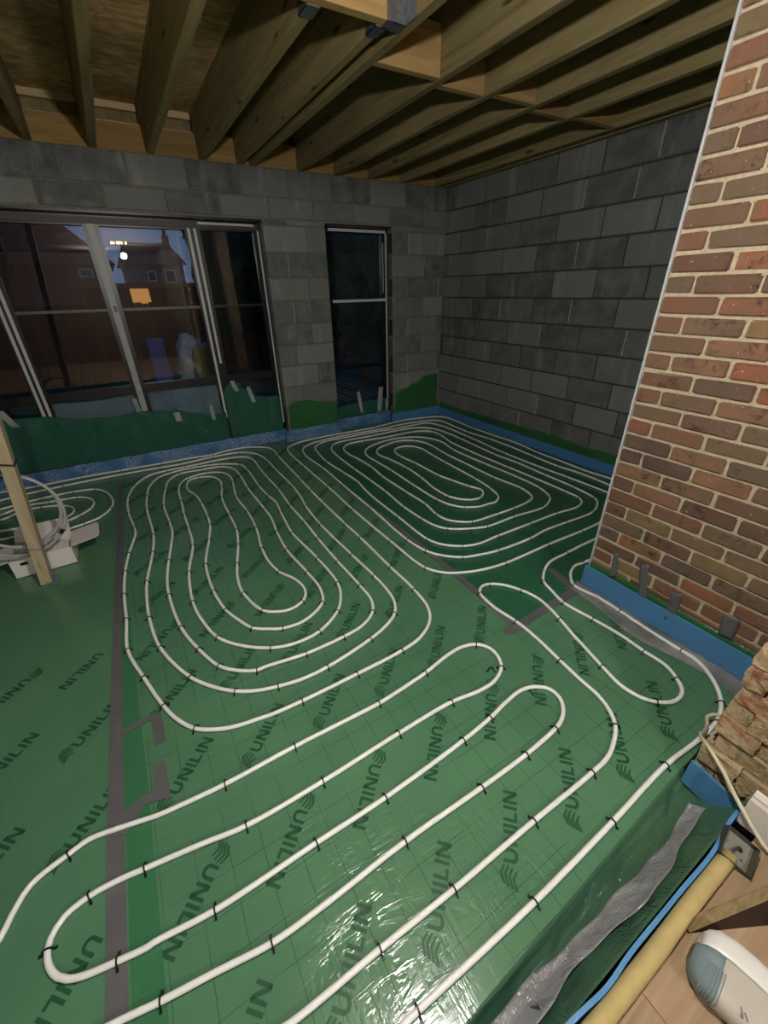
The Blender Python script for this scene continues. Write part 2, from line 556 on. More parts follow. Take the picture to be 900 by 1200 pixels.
# printed maker's words and marks on the foil
def stroke(mbx, x0, y0, x1, y1, w):
    d = Vector((x1 - x0, y1 - y0)); d.normalize()
    nrm = Vector((-d.y, d.x)) * (w / 2)
    mbx.add([(x0 + nrm.x, y0 + nrm.y, 0), (x0 - nrm.x, y0 - nrm.y, 0), (x1 - nrm.x, y1 - nrm.y, 0), (x1 + nrm.x, y1 + nrm.y, 0)], [(0, 1, 2, 3)])

def word_mesh():
    b = MB()
    H, s, gap = 0.046, 0.0098, 0.0085
    x = 0.0
    def U(x):
        wd = 0.040; r = 0.013
        pts = [(x + s / 2, H), (x + s / 2, r)]
        pts += [(x + s / 2 + r - r * math.cos(a), s / 2 + (r) - r * math.sin(a)) for a in (0.4, 0.8, 1.2, 1.57)]
        pts += [(x + wd - s / 2 - r + r * math.sin(a), s / 2 + r - r * math.cos(a)) for a in (0.0, 0.4, 0.8, 1.2, 1.57)]
        pts += [(x + wd - s / 2, H)]
        n = len(pts)
        vs = []
        for i, p in enumerate(pts):
            a = pts[max(i - 1, 0)]; c = pts[min(i + 1, n - 1)]
            d = Vector((c[0] - a[0], c[1] - a[1])).normalized()
            q = Vector((-d.y, d.x)) * (s / 2)
            vs += [(p[0] + q.x, p[1] + q.y, 0), (p[0] - q.x, p[1] - q.y, 0)]
        b.add(vs, [(2 * i, 2 * i + 1, 2 * i + 3, 2 * i + 2) for i in range(n - 1)])
        return x + wd + gap
    def N(x):
        wd = 0.042
        stroke(b, x + s / 2, 0, x + s / 2, H, s)
        stroke(b, x + wd - s / 2, 0, x + wd - s / 2, H, s)
        b.add([(x, H, 0), (x + s * 1.25, H, 0), (x + wd, 0, 0), (x + wd - s * 1.25, 0, 0)], [(0, 1, 2, 3)])
        return x + wd + gap
    def I(x):
        stroke(b, x + s / 2, 0, x + s / 2, H, s)
        return x + s + gap
    def Lc(x):
        wd = 0.030
        stroke(b, x + s / 2, 0, x + s / 2, H, s)
        stroke(b, x + s, s / 2, x + wd, s / 2, s)
        return x + wd + gap
    for g in (U, N, I, Lc, I, N):
        x = g(x)
    return b.mesh('printed_word')

def logo_mesh():
    b = MB()
    for i in range(4):
        y = 0.000 + i * 0.0125
        k = 0.056 - 0.004 * abs(i - 1.5)
        off = 0.004 * i
        b.add([(off, y, 0), (off + k * 0.55, y + 0.012, 0), (off + k * 0.55, y + 0.0195, 0), (off, y + 0.009, 0)], [(0, 1, 2, 3)])
        b.add([(off + k * 0.55, y + 0.012, 0), (off + k, y + 0.002, 0), (off + k * 0.96, y + 0.009, 0), (off + k * 0.55, y + 0.0195, 0)], [(0, 1, 2, 3)])
    return b.mesh('printed_mark')

wm, lm = word_mesh(), logo_mesh()
wm.materials.append(M['print']); lm.materials.append(M['print'])
# (first U baseline start y, direction) of every printed row; boards repeat every 1.2 m
rows = []
for k in range(4):
    rows += [(0.33 + 1.19 * k, 1), (0.815 + 1.2 * k, -1)]
    rows += [(1.11 + 1.2 * k - (1.2 if False else 0), 1)]
rows = [(0.33, 1), (0.815, -1), (1.11, 1), (1.51, 1), (2.02, -1), (2.30, 1), (2.71, 1), (3.22, -1), (3.50, 1), (3.91, 1), (4.42, -1)]
S2 = math.sqrt(0.5)
for y0, sg in rows:
    for k in range(-8, 8):
        x0 = (0.035 if sg > 0 else 0.12) + 0.2955 * k
        if x0 < -0.44:
            x0 -= 0.02
        xe, ye = x0 + sg * 0.15, y0 + sg * 0.15
        if min(x0, xe) < -1.75 or max(x0, xe) > (1.40 if y0 > 1.02 else 1.93) or max(y0, ye) > 4.6:
            continue
        if (y0 > 3.0 and x0 < -0.3) or (y0 > 2.1 and x0 < -0.44):
            continue
        a = math.radians(45 if sg > 0 else -135)
        o = bpy.data.objects.new('printed_word', wm)
        o.location = (x0 + 0.016 * sg, y0 - 0.016 * sg, 0.0016)
        o.rotation_euler = (0, 0, a)
        link(o, floor)
        q = bpy.data.objects.new('printed_mark', lm)
        q.location = (x0 + 0.016 * sg - sg * S2 * 0.068, y0 - 0.016 * sg - sg * S2 * 0.068, 0.0016)
        q.rotation_euler = (0, 0, a)
        if not (-0.50 < q.location.x < -0.38):
            link(q, floor)

# ---- film sheets and tape lying on the floor
def sheet(name, poly, z, mat, label, cat, t=0.0012, seed=0):
    b = MB(); b.prism(poly, z, z + t)
    return tag(b.build(name, mat), label, cat)

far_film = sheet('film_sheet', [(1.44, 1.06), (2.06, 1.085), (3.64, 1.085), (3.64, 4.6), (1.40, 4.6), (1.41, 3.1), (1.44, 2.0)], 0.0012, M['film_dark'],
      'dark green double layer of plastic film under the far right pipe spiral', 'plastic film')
wm2 = wm.copy(); wm2.materials.clear(); wm2.materials.append(simple('faint_ink', srgb(30, 74, 52), 0.35, 0.1, 30))
for (x0, y0) in ((2.10, 1.73), (2.11, 1.41), (2.12, 2.05), (2.50, 1.73), (1.72, 1.73), (1.70, 2.05)):
    o = bpy.data.objects.new('printed_word', wm2)
    o.location = (x0, y0, 0.0034)
    o.rotation_euler = (0, 0, math.radians(-47))
    link(o, far_film)
sheet('film_sheet', [(-0.415, 0.35), (-0.335, 0.35), (-0.335, 1.2), (-0.345, 1.6), (-0.365, 2.6), (-0.40, 2.6)], 0.0009, M['film_mid'],
      'narrow brighter green film overlap beside the long grey floor tape', 'plastic film')
sheet('floor_tape', [(-0.475, 0.05), (-0.425, 0.05), (-0.415, 1.0), (-0.40, 2.0), (-0.352, 3.2), (-0.33, 4.4), (-0.37, 4.4), (-0.40, 3.2), (-0.442, 2.0), (-0.468, 1.0)], 0.0024, M['tape'],
      'long dark grey tape running up the left of the green floor', 'tape')
sheet('floor_tape', [(1.385, 1.02), (1.425, 1.02), (1.455, 1.5), (1.455, 2.2), (1.43, 3.15), (1.385, 3.15), (1.41, 2.2), (1.41, 1.5)], 0.0030, M['tape'],
      'dark grey tape seam running from the narrow pipe loop towards the far window', 'tape')
sheet('floor_tape', [(1.33, 1.02), (1.33, 1.065), (1.95, 1.10), (1.95, 1.05)], 0.0044, M['tape'],
      'short dark grey tape seam ending at the brick corner', 'tape')
sheet('floor_tape', [(1.90, 1.10), (1.96, 1.10), (1.99, 1.28), (1.95, 1.30)], 0.0050, M['tape'],
      'small grey tape patch beside the bare brick corner', 'tape')
sheet('floor_tape', [(-0.298, 1.34), (-0.258, 1.34), (-0.262, 1.485), (-0.302, 1.475)], 0.0034, M['tape'],
      'upper square end of the bent grey tape patch left of the pipes', 'tape')
sheet('floor_tape', [(-0.42, 1.455), (-0.42, 1.48), (-0.31, 1.50), (-0.28, 1.50), (-0.28, 1.475), (-0.31, 1.472)], 0.0046, M['tape'],
      'thin crumpled grey tape tail joining the long floor tape', 'tape')
sheet('floor_tape', [(-0.312, 1.12), (-0.268, 1.10), (-0.27, 1.25), (-0.314, 1.262)], 0.0034, M['tape'],
      'lower square end of the bent grey tape patch beside the printed word', 'tape')
sheet('floor_tape', [(-0.45, 1.07), (-0.43, 1.12), (-0.35, 1.16), (-0.27, 1.14), (-0.268, 1.10), (-0.35, 1.12), (-0.41, 1.05)], 0.0046, M['tape'],
      'crumpled grey tape strip bridging from the long tape under the first pipe', 'tape')
# crinkled grey foil along the brick wall
b = MB()
b.grid(60, 6, lambda u, v: (1.885 + 0.025 * math.sin(u * 9) * (1 - v) + (2.0 - 1.885) * v, 0.22 + 0.90 * u, 0.004 + 0.006 * abs(math.sin(u * 37 + v * 5)) * (1 - abs(2 * v - 1)) + 0.012 * v * v))
tag(b.build('foil_strip', M['foil_dark'], smooth=True, thick=0.001), 'crinkled grey foil strip on the floor along the foot of the brick wall', 'foil')

# the gap between insulation edge and the old floor: loose film dips and rises
def trench_z(v):
    prof = [(0, 0.003), (0.10, -0.030), (0.25, -0.042), (0.45, -0.034), (0.70, 0.010), (0.88, 0.060), (1.0, 0.100)]
    for (a, za), (c, zc) in zip(prof, prof[1:]):
        if a <= v <= c:
            t = (v - a) / (c - a)
            return za + (zc - za) * t
    return prof[-1][1]
def trench(u, v):
    x = -2.4 + (1.40 + 2.4) * u
    y_far, y_near = NEAR(x) + 0.002, 0.029
    y = y_far + (y_near - y_far) * v
    z = trench_z(v)
    z += 0.006 * math.sin(x * 23 + v * 7) * math.sin(math.pi * v) + 0.004 * math.sin(x * 61 + v * 19) * math.sin(math.pi * v)
    return (x, y + 0.004 * math.sin(x * 40) * math.sin(math.pi * v), z)
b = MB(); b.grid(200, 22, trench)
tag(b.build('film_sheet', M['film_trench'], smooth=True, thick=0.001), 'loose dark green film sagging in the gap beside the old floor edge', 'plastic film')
def band(u, v):
    x = 0.28 + 1.02 * u
    w = (0.060 - 0.018 * u) * (1 + 0.22 * math.sin(u * 13) + 0.10 * math.sin(u * 37))
    c = 0.085 + 0.022 * u + 0.012 * math.sin(u * 7)
    y = c + (v - 0.5) * w
    vv = min(1, max(0, (NEAR(x) - y) / (NEAR(x) - 0.029)))
    z = trench_z(vv) + 0.013 + 0.004 * abs(math.sin(u * 19 + v * 2.5)) + 0.0018 * math.sin(u * 70 - v * 9) * (1 - v)
    return (x, y, z)
b = MB(); b.grid(140, 10, band)
tag(b.build('foil_strip', M['foil'], smooth=True, thick=0.001), 'wrinkled silver tape band lying on the loose film by the old floor', 'foil')
b = MB()
b.tube(smooth_path([(0.455, 0.085, -0.02), (0.47, 0.09, 0.02), (0.462, 0.095, 0.05), (0.452, 0.10, 0.06)], 0.006), [0.012] * 3 + [0.010] * 40, 6) if False else None
pth = smooth_path([(0.455, 0.055, -0.03), (0.468, 0.075, 0.01), (0.460, 0.090, 0.035), (0.452, 0.10, 0.045)], 0.006)
b.tube(pth, [0.011 - 0.008 * i / (len(pth) - 1) for i in range(len(pth))], 6)
tag(b.build('foil_scrap', M['foil_dark'], smooth=True), 'small torn tape scrap sticking up from the silver band', 'foil')

# ---- walls made of blocks
M['mortar_joint'] = simple('joint_mortar', srgb(160, 156, 140), 0.95, 0.25, 40, 0.4)
blk = MB(); blk.box(-0.22, 0.22, -0.05, 0.05, -0.1075, 0.1075)
blk_me = blk.mesh('block', bevel=0.006)
blk_me.materials.append(M['block'])

def block_row(parent, a0, a1, z0, z1, first, place, depth=0.1, joint=0.012, full=0.438):
    """blocks from a0 to a1; `first` is the length of the first block"""
    a = a0; ln = first
    while a < a1 - 0.02:
        e = min(a + ln, a1)
        if e - a > 0.03:
            place(parent, a, e - (joint if e < a1 - 1e-4 else 0), z0 + joint * 0.5, z1 - joint * 0.5)
            if parent.name == 'wall_back' and e < a1 - 1e-4 and z1 < 2.22 and z1 - z0 > 0.1 and random.random() < 0.75:
                MB().box(e - joint + 0.001, e - 0.001, YB - 0.001, YB + 0.02, z0 + 0.01, z1 - 0.01).build('mortar_joint', M['mortar_joint'], parent)
        a = e + (0 if e >= a1 - 1e-4 else 0.0)
        ln = full + joint

def place_back(parent, a, e, z0, z1):
    o = bpy.data.objects.new('block', blk_me)
    o.scale = ((e - a) / 0.44, 1, (z1 - z0) / 0.215)
    o.location = ((a + e) / 2, YB + 0.05 + random.uniform(-0.002, 0.002), (z0 + z1) / 2)
    link(o, parent)

def place_right(parent, a, e, z0, z1):
    o = bpy.data.objects.new('block', blk_me)
    o.scale = ((e - a) / 0.44, 1, (z1 - z0) / 0.215)
    o.rotation_euler = (0, 0, math.pi / 2)
    o.location = (XR + 0.05 + random.uniform(-0.003, 0.003), (a + e) / 2, (z0 + z1) / 2)
    link(o, parent)

DL, DR = -2.2, 1.455      # door opening
WL, WR = 2.105, 2.918     # window opening
core = MB()
core.box(XL, XR + 0.3, YB + 0.012, YB + 0.098, 2.19, ZC)
core.box(DR, WL, YB + 0.012, YB + 0.098, -0.1, 2.19)
core.box(WR, XR + 0.3, YB + 0.012, YB + 0.098, -0.1, 2.19)
core.box(XL, DL, YB + 0.012, YB + 0.098, -0.1, 2.19)
# outer leaf of brickwork, set back, closes the cavity round the frames
core.box(XL, XR + 0.3, YB + 0.20, YB + 0.30, 2.17, 2.95)
core.box(DR + 0.02, WL - 0.03, YB + 0.20, YB + 0.30, -0.1, 2.17)
core.box(WR + 0.07, XR + 0.3, YB + 0.20, YB + 0.30, -0.1, 2.17)
wall_back = struct(core.build('wall_back', M['mortar_pale']))
zr = [1.926, 1.703, 1.492, 1.272, 1.060, 0.846, 0.622, 0.398, 0.174, -0.05]
block_row(wall_back, XL, XR, 2.365, ZC, 0.31, place_back)
block_row(wall_back, XL, XR, 2.200, 2.365, 0.10, place_back)
# lintel course slip and the pier between door and window
block_row(wall_back, DR, WL, 2.150, 2.200, 0.245, place_back)
tops = [2.150] + zr[:-1]
for i, (t, bt) in enumerate(zip(tops, zr)):
    block_row(wall_back, DR, WL, bt, t, 0.425 if i % 2 == 0 else 0.225, place_back)
    block_row(wall_back, WR, XR, bt, t, 0.225 if i % 2 == 0 else 0.45, place_back)
block_row(wall_back, WR, XR, 2.150, 2.200, 0.3, place_back)
# the dark cavity closer in each reveal
b = MB(); b.box(DR - 0.008, DR + 0.002, YB + 0.10, YB + 0.2, 0, 2.18)
b.build('cavity_closer', M['frame_black'], wall_back)
b = MB(); b.box(WR - 0.002, WR + 0.075, YB + 0.098, YB + 0.2, 0.02, 2.18)
b.build('cavity_closer', M['frame_black'], wall_back)
b = MB(); b.box(WL - 0.05, WL + 0.002, YB + 0.10, YB + 0.2, 0.02, 2.18)
b.build('cavity_closer', M['frame_black'], wall_back)
# lintel underside
b = MB(); b.box(DL, DR, YB + 0.02, YB + 0.2, 2.175, 2.199)
b.build('lintel', M['frame_black'], wall_back)
b = MB(); b.box(WL, WR, YB + 0.02, YB + 0.2, 2.178, 2.199)
b.build('lintel', M['frame_black'], wall_back)

core = MB()
core.box(XR + 0.010, XR + 0.3, 0.1, YB + 0.3, -0.1, ZC)
wall_right = struct(core.build('wall_right', M['mortar_grey']))
zrr = [2.365 - 0.2185 * 0] + [1.929 + 0.218 - 0.0] + [1.929 - 0.2252 * k for k in range(0, 10)]
tops = [ZC] + zrr[:-1]
ph = [0.30, 0.42, 0.20, 0.40, 0.16, 0.36, 0.22, 0.44, 0.24, 0.12, 0.34, 0.2]
for i, (t, bt) in enumerate(zip(tops, zrr)):
    block_row(wall_right, 1.05, YB, bt, t, ph[i % len(ph)], place_right)
    for kk in range(2):
        yj = 1.05 + ph[i % len(ph)] + 0.45 * random.choice((2, 3, 4, 5, 6)) - 0.006
        if random.random() < 0.55 and yj < YB - 0.1:
            MB().box(XR - 0.001, XR + 0.02, yj - 0.006, yj + 0.006, bt + 0.012, t - 0.012).build('mortar_joint', M['mortar_joint'], wall_right)

# left wall (out of frame) closes the room
core = MB(); core.box(XL - 0.1, XL, -3.6, 5.0, -0.1, ZC)
struct(core.build('wall_left', M['block']))

# ---- brick wall on the right
BX, BY0, BY1 = 2.03, 0.20, 1.09
core = MB(); core.box(BX + 0.008, BX + 0.22, BY0 - 0.05, BY1 - 0.004, -0.1, 2.72)
wall_brick = struct(core.build('wall_near_right', M['mortar_cream']))
def rough_brick(seed, L, D=0.09, H=0.063):
    rnd = random.Random(seed)
    bm = bmesh.new()
    bmesh.ops.create_cube(bm, size=1.0)
    bmesh.ops.scale(bm, vec=(D, L, H), verts=bm.verts)
    bmesh.ops.bevel(bm, geom=bm.edges[:], offset=0.005, segments=2, affect='EDGES')
    for v in bm.verts:
        v.co += Vector((rnd.uniform(-.0018, .0018), rnd.uniform(-.002, .002), rnd.uniform(-.0018, .0018)))
    me = bpy.data.meshes.new('brick')
    bm.to_mesh(me); bm.free()
    me.materials.append(M['brick'])
    return me
fullb = [rough_brick(i, 0.213) for i in range(5)]
halfb = [rough_brick(20 + i, 0.1025) for i in range(4)]
def put_brick(parent, me, x, y, z, sc=1.0):
    o = bpy.data.objects.new('brick', me)
    o.location = (x + random.uniform(-0.002, 0.003), y, z)
    o.scale = (1, sc, 1)
    o.rotation_euler = (0, random.uniform(-.006, .006), random.uniform(-.006, .006))
    link(o, parent)
for i in range(37):
    zc = -0.033 + 0.0375 + 0.075 * i
    y = BY1 - 0.006
    lead = i % 2 == 1
    while y > BY0 - 0.02:
        L = 0.1025 if lead else 0.215
        lead = False
        me = random.choice(halfb if L < 0.15 else fullb)
        put_brick(wall_brick, me, BX + 0.045, y - L / 2, zc)
        y -= L + 0.0105
b = MB(); b.box(BX - 0.004, BX + 0.012, BY1 - 0.008, BY1 + 0.002, 0.09, 2.72)
b.build('corner_bead', M['frame_white'], wall_brick)

core = MB(); core.box(2.30, XR + 0.01, 0.08, 0.20, -0.1, 2.72)
struct(core.build('wall_old_house', M['block']))

# ---- rough cut end of the old house wall
core = MB(); core.box(1.425, 2.3, -0.03, 0.178, -0.1, 2.6)
wall_stub = struct(core.build('wall_near_stub', M['mortar_pale']))
k = NM('broken_brick')
v = k.coord(rnd=True)
nz = k.noise(v, 14, 4, 0.6)
basec = k.ramp(k.random(), [(0.0, srgb(176, 152, 116)), (0.5, srgb(188, 166, 130)), (0.72, srgb(160, 104, 78)), (1.0, srgb(146, 96, 80))])
cc = k.mix(k.ramp(nz, [(0.4, (0, 0, 0)), (0.62, (0.9, 0.9, 0.9))]), basec, srgb(196, 176, 138))
cc = k.mix(k.ramp(k.noise(v, 40, 4), [(0.3, (0.6, 0.6, 0.6)), (0.45, (0, 0, 0))]), cc, srgb(110, 84, 62))
M['broken'] = k.finish(cc, 0.95, k.bump(k.noise(v, 30, 5, 0.7), 1.0, 0.02), 0, 0.15)
def chunk(seed, sx, sy, sz):
    rnd = random.Random(seed)
    bm = bmesh.new()
    bmesh.ops.create_cube(bm, size=1.0)
    bmesh.ops.subdivide_edges(bm, edges=bm.edges[:], cuts=2, use_grid_fill=True)
    bmesh.ops.scale(bm, vec=(sx, sy, sz), verts=bm.verts)
    for q in bm.verts:
        f = 0.09
        q.co += Vector((rnd.uniform(-f, f) * sx * 0.5, rnd.uniform(-f, f) * sy * 0.35, rnd.uniform(-f, f) * sz * 0.5))
    me = bpy.data.meshes.new('brick')
    bm.to_mesh(me); bm.free()
    me.materials.append(M['broken'])
    return me
chunks = [chunk(100 + i, 0.07, 0.110, 0.070) for i in range(7)]
for i in range(35):
    zc = 0.0 + 0.0745 * i
    off = 0.04 if i % 2 else 0.0
    lo = 0.02 if zc < 0.08 else -0.03
    y = 0.186 - (0.015 if i % 3 == 0 else 0.0)
    first = True
    while y > lo:
        L = 0.105 if not (first and i % 2) else 0.06
        first = False
        o = bpy.data.objects.new('brick', random.choice(chunks))
        o.location = (1.425 + random.uniform(-0.012, 0.012) - (0.018 if zc < 0.2 else 0), y - L / 2, zc)
        o.scale = (1, L / 0.105, 1)
        o.rotation_euler = (random.uniform(-.03, .03), random.uniform(-.06, .06), random.uniform(-.06, .06))
        link(o, wall_stub)
        y -= L + 0.006
# rubble at the foot of the cut
for i in range(16):
    o = bpy.data.objects.new('rubble', chunks[i % 7])
    s = random.uniform(0.12, 0.34)
    o.scale = (s, s, s)
    o.rotation_euler = (random.uniform(0, 3), random.uniform(0, 3), random.uniform(0, 3))
    o.location = (1.385 + random.uniform(-.02, .02), random.uniform(0.0, 0.06), 0.085 + random.uniform(-.02, .05))
    link(o, wall_stub)

# ---- the old floor behind the threshold: laminate planks, wall, skirting
ZL = 0.07
b = MB(); b.box(-2.6, 1.42, -3.6, -0.030, -0.3, ZL - 0.009)
floor_old = struct(b.build('floor_interior', M['chip']))
pm = {}
y = -0.030; r = 0
while y > -3.5:
    w = 0.19
    x = 1.30 - [0.62, 0.15, 0.95, 0.4][r % 4]
    segs = [(x, 1.30)]
    while x > -2.6:
        segs.append((max(x - 1.28, -2.6), x)); x -= 1.28
    for (a, e) in segs:
        pb = MB(); pb.box(a + 0.0008, e - 0.0008, y - w + 0.0008, y - 0.0008, ZL - 0.009, ZL)
        pb.build('plank', M['laminate'], floor_old)
    y -= w; r += 1
b = MB(); b.box(1.318, 1.42, -3.6, -0.015, ZL, 2.5)
struct(b.build('wall_interior_right', M['plaster']))
b = MB()
b.prism([(1.316, ZL), (1.296, ZL), (1.296, ZL + 0.118), (1.301, ZL + 0.130), (1.301, ZL + 0.138), (1.308, ZL + 0.150), (1.316, ZL + 0.152)], 0, 3.55,
        Matrix(((1, 0, 0, 0), (0, 0, -1, 0.025), (0, 1, 0, 0), (0, 0, 0, 1))))
struct(b.build('baseboard_right', M['white_paint']))
b = MB(); b.box(-2.6, 1.42, -3.7, -3.6, -0.1, 2.55)
struct(b.build('wall_interior_back', M['plaster']))
b = MB(); b.box(-2.7, 2.3, -3.7, -0.35, 2.46, 2.58)
struct(b.build('ceiling_interior', M['plaster']))
b = MB(); b.box(-2.7, 2.3, -0.35, -0.05, 2.36, 2.66)
struct(b.build('trim_1', M['plaster']))

# ---- ceiling: deck, joists, blocking
b = MB(); b.box(XL, XR + 0.1, -0.05, 4.95, 2.905, 2.925)
ceiling = struct(b.build('ceiling', M['osb']))
def joist(x0, x1, y0, y1, name='joist'):
    q = MB(); q.box(x0, x1, y0, y1, ZC, 2.812)
    q.build(name, M['joist'], ceiling, bevel=0.003)
    q = MB(); q.box(x0 + 0.002, x1 - 0.002, y0, y1, 2.812, 2.905)
    q.build('firring', M['joist'], ceiling)
TRI = 2.20
J = [(-1.82, -1.77, 0), (-1.42, -1.37, 0), (-1.02, -0.97, 0), (-0.62, -0.57, 0), (-0.222, -0.168, 0), (0.182, 0.238, 0), (0.582, 0.638, 0),
     (0.985, 1.040, TRI), (1.302, 1.352, TRI), (1.418, 1.470, 0), (1.872, 1.924, 0), (2.255, 2.307, 0), (2.640, 2.692, 0), (3.030, 3.082, 0), (3.505, 3.557, 0)]
for x0, x1, ys in J:
    joist(x0, x1, ys if ys else -0.04, 4.74)
b = MB(); b.box(0.64, 1.416, 2.148, 2.198, ZC, 2.812); b.build('trimmer', M['noggin'], ceiling, bevel=0.003)
b = MB(); b.box(1.415, 1.352, 2.3, 4.6, 2.62, 2.7)
for i, (a, c) in enumerate([(1.470, 1.872), (1.924, 2.255), (2.307, 2.640), (2.692, 3.030), (3.082, 3.505)]):
    yy = 2.49 + 0.06 * (i % 2) + 0.01 * i
    q = MB(); q.box(a, c, yy, yy + 0.05, ZC + 0.002, 2.80)
    q.build('noggin', M['noggin'], ceiling, bevel=0.003)
# wall plate strip under the joists on the right wall
q = MB(); q.box(XR - 0.03, XR + 0.1, 0, 4.7, ZC, ZC + 0.09); q.build('wall_plate', M['joist'], ceiling, bevel=0.002)
# rim blocks, pale battens behind
edges = [XL] + [v for x0, x1, _ in J for v in (x0, x1)] + [XR]
for a, c in zip(edges[0::2], edges[1::2]):
    if c - a < 0.03:
        continue
    q = MB(); q.box(a, c, 4.70, 4.74, ZC + 0.003, 2.765); q.build('rim_block', M['rim'], ceiling)
    q = MB(); q.box(a, c, 4.755, 4.80, 2.755, 2.785); q.build('pale_batten', M['batten'], ceiling)
    q = MB(); q.box(a, c, 4.80, 4.84, 2.785, 2.86); q.build('rim_board', M['joist'], ceiling)
    q = MB(); q.box(a, c, 4.76, 4.80, 2.862, 2.905); q.build('pale_batten', M['batten'], ceiling)
# joist hangers
for (x0, x1) in ((0.985, 1.040), (1.302, 1.352)):
    q = MB()
    q.box(x0 - 0.003, x1 + 0.003, 2.20, 2.29, ZC - 0.004, ZC - 0.001)
    q.box(x0 - 0.003, x0 - 0.0005, 2.20, 2.29, ZC - 0.004, 2.75)
    q.box(x1 + 0.0005, x1 + 0.003, 2.20, 2.29, ZC - 0.004, 2.75)
    q.build('joist_hanger', M['zinc'], ceiling)
q = MB(); q.box(1.325, 1.417, 2.138, 2.21, ZC - 0.004, ZC - 0.001); q.box(1.325, 1.415, 2.143, 2.147, ZC - 0.004, 2.72)
q.box(1.413, 1.4165, 2.06, 2.15, ZC - 0.004, 2.72)
q.build('joist_hanger', M['zinc'], ceiling)
# ---- door_1: five-bay black glazed screen
YF = 4.85
M['head'] = simple('dark_head', srgb(52, 46, 40), 0.5, 0.1, 12)
def bar(x0, x1, z0, z1, y0=YF - 0.035, y1=YF + 0.035):
    return MB().box(x0, x1, y0, y1, z0, z1)
door = struct(MB().box(DL, DR - 0.008, YF - 0.03, YF + 0.06, 2.100, 2.172).build('door_1', M['frame_black']))
bar(DL, DR - 0.008, 0.02, 0.12).build('sill', M['frame_black'], door)
bar(DL, DR - 0.008, 2.112, 2.160, YF - 0.05, YF - 0.03).build('head_cover', M['head'], door)
# vertical members: (x0, x1, material, front y)
for x0, x1 in ((-2.2, -2.14), (-1.62, -1.50), (-0.80, -0.69), (-0.02, 0.10), (0.775, 0.905), (1.405, 1.447)):
    bar(x0, x1, 0.02, 2.12).build('mullion', M['frame_black'], door)
for x0, x1, z0, z1, mt in ((0.012, 0.064, 0.10, 2.118, 'alu'), (0.792, 0.815, 0.36, 2.14, 'frame_white'), (0.846, 0.868, 0.93, 2.14, 'frame_white'), (1.434, 1.453, 0.20, 2.13, 'frame_white'),
                           (-0.783, -0.760, 0.14, 2.10, 'frame_white'), (-0.738, -0.714, 0.14, 2.10, 'frame_white'), (-1.60, -1.578, 0.14, 2.1, 'frame_white')):
    bar(x0, x1, z0, z1, YF - 0.046, YF - 0.035).build('pale_bead', M[mt], door)
bar(0.89, 1.405, 2.142, 2.160, YF - 0.062, YF - 0.050).build('pale_bead', M['frame_white'], door)
bar(-0.72, -0.55, 2.108, 2.118, YF - 0.060, YF - 0.050).build('pale_bead', M['frame_white'], door)
bays = [(-2.14, -1.62), (-1.50, -0.80), (-0.69, -0.02), (0.10, 0.775), (0.905, 1.405)]
for i, (a, c) in enumerate(bays):
    bar(a, c, 0.722, 0.802, YF - 0.03, YF + 0.03).build('transom', M['frame_black'], door)
    bar(a, c, 1.455, 1.478, YF + 0.004, YF + 0.03).build('transom', M['steel_dark' if i in (2, 3) else 'frame_black'], door)
    for z0, z1 in ((0.12, 0.722), (0.802, 1.455), (1.478, 2.10)):
        MB().box(a, c, YF - 0.002, YF + 0.002, z0, z1).build('pane', M['glass'], door)
# small catch on the middle mullion
bar(0.028, 0.058, 1.45, 1.50, YF - 0.052, YF - 0.046).build('catch', M['frame_black'], door)

win = struct(MB().box(WL - 0.03, WR + 0.07, YF - 0.035, YF + 0.05, 2.13, 2.175).build('window_1', M['frame_black']))
bar(WL - 0.03, WR + 0.07, 0.05, 0.16).build('sill', M['frame_black'], win)
bar(WL - 0.03, WL + 0.04, 0.1, 2.14).build('jamb', M['frame_black'], win)
bar(2.87, 2.99, 0.1, 2.14).build('jamb', M['frame_black'], win)
bar(2.2, 2.905, 2.140, 2.166, YF - 0.050, YF - 0.036).build('pale_bead', M['frame_white'], win)
bar(2.2, 2.90, 1.458, 1.486, YF - 0.050, YF - 0.036).build('pale_bead', M['frame_white'], win)
bar(2.902, 2.926, 0.18, 2.14, YF - 0.050, YF - 0.036).build('pale_bead', M['frame_white'], win)
bar(2.866, 2.876, 1.55, 2.05, YF - 0.045, YF - 0.036).build('pale_bead', M['alu'], win)
bar(WL + 0.04, 2.87, 1.452, 1.50).build('transom', M['frame_black'], win)
bar(WL + 0.04, 2.87, 0.715, 0.752).build('transom', M['frame_black'], win)
for z0, z1 in ((0.16, 0.715), (0.752, 1.452), (1.50, 2.13)):
    MB().box(WL + 0.04, 2.87, YF - 0.002, YF + 0.002, z0, z1).build('pane', M['glass'], win)
for i in (0, 1):
    MB().lathe([(0.006, 0), (0.006, 0.01), (0.003, 0.013)], 8, Matrix.Translation((2.60 + 0.045 * i, YF - 0.038, 1.515)) @ Matrix.Rotation(math.pi / 2, 4, 'X')).build('catch', M['zinc'], win)

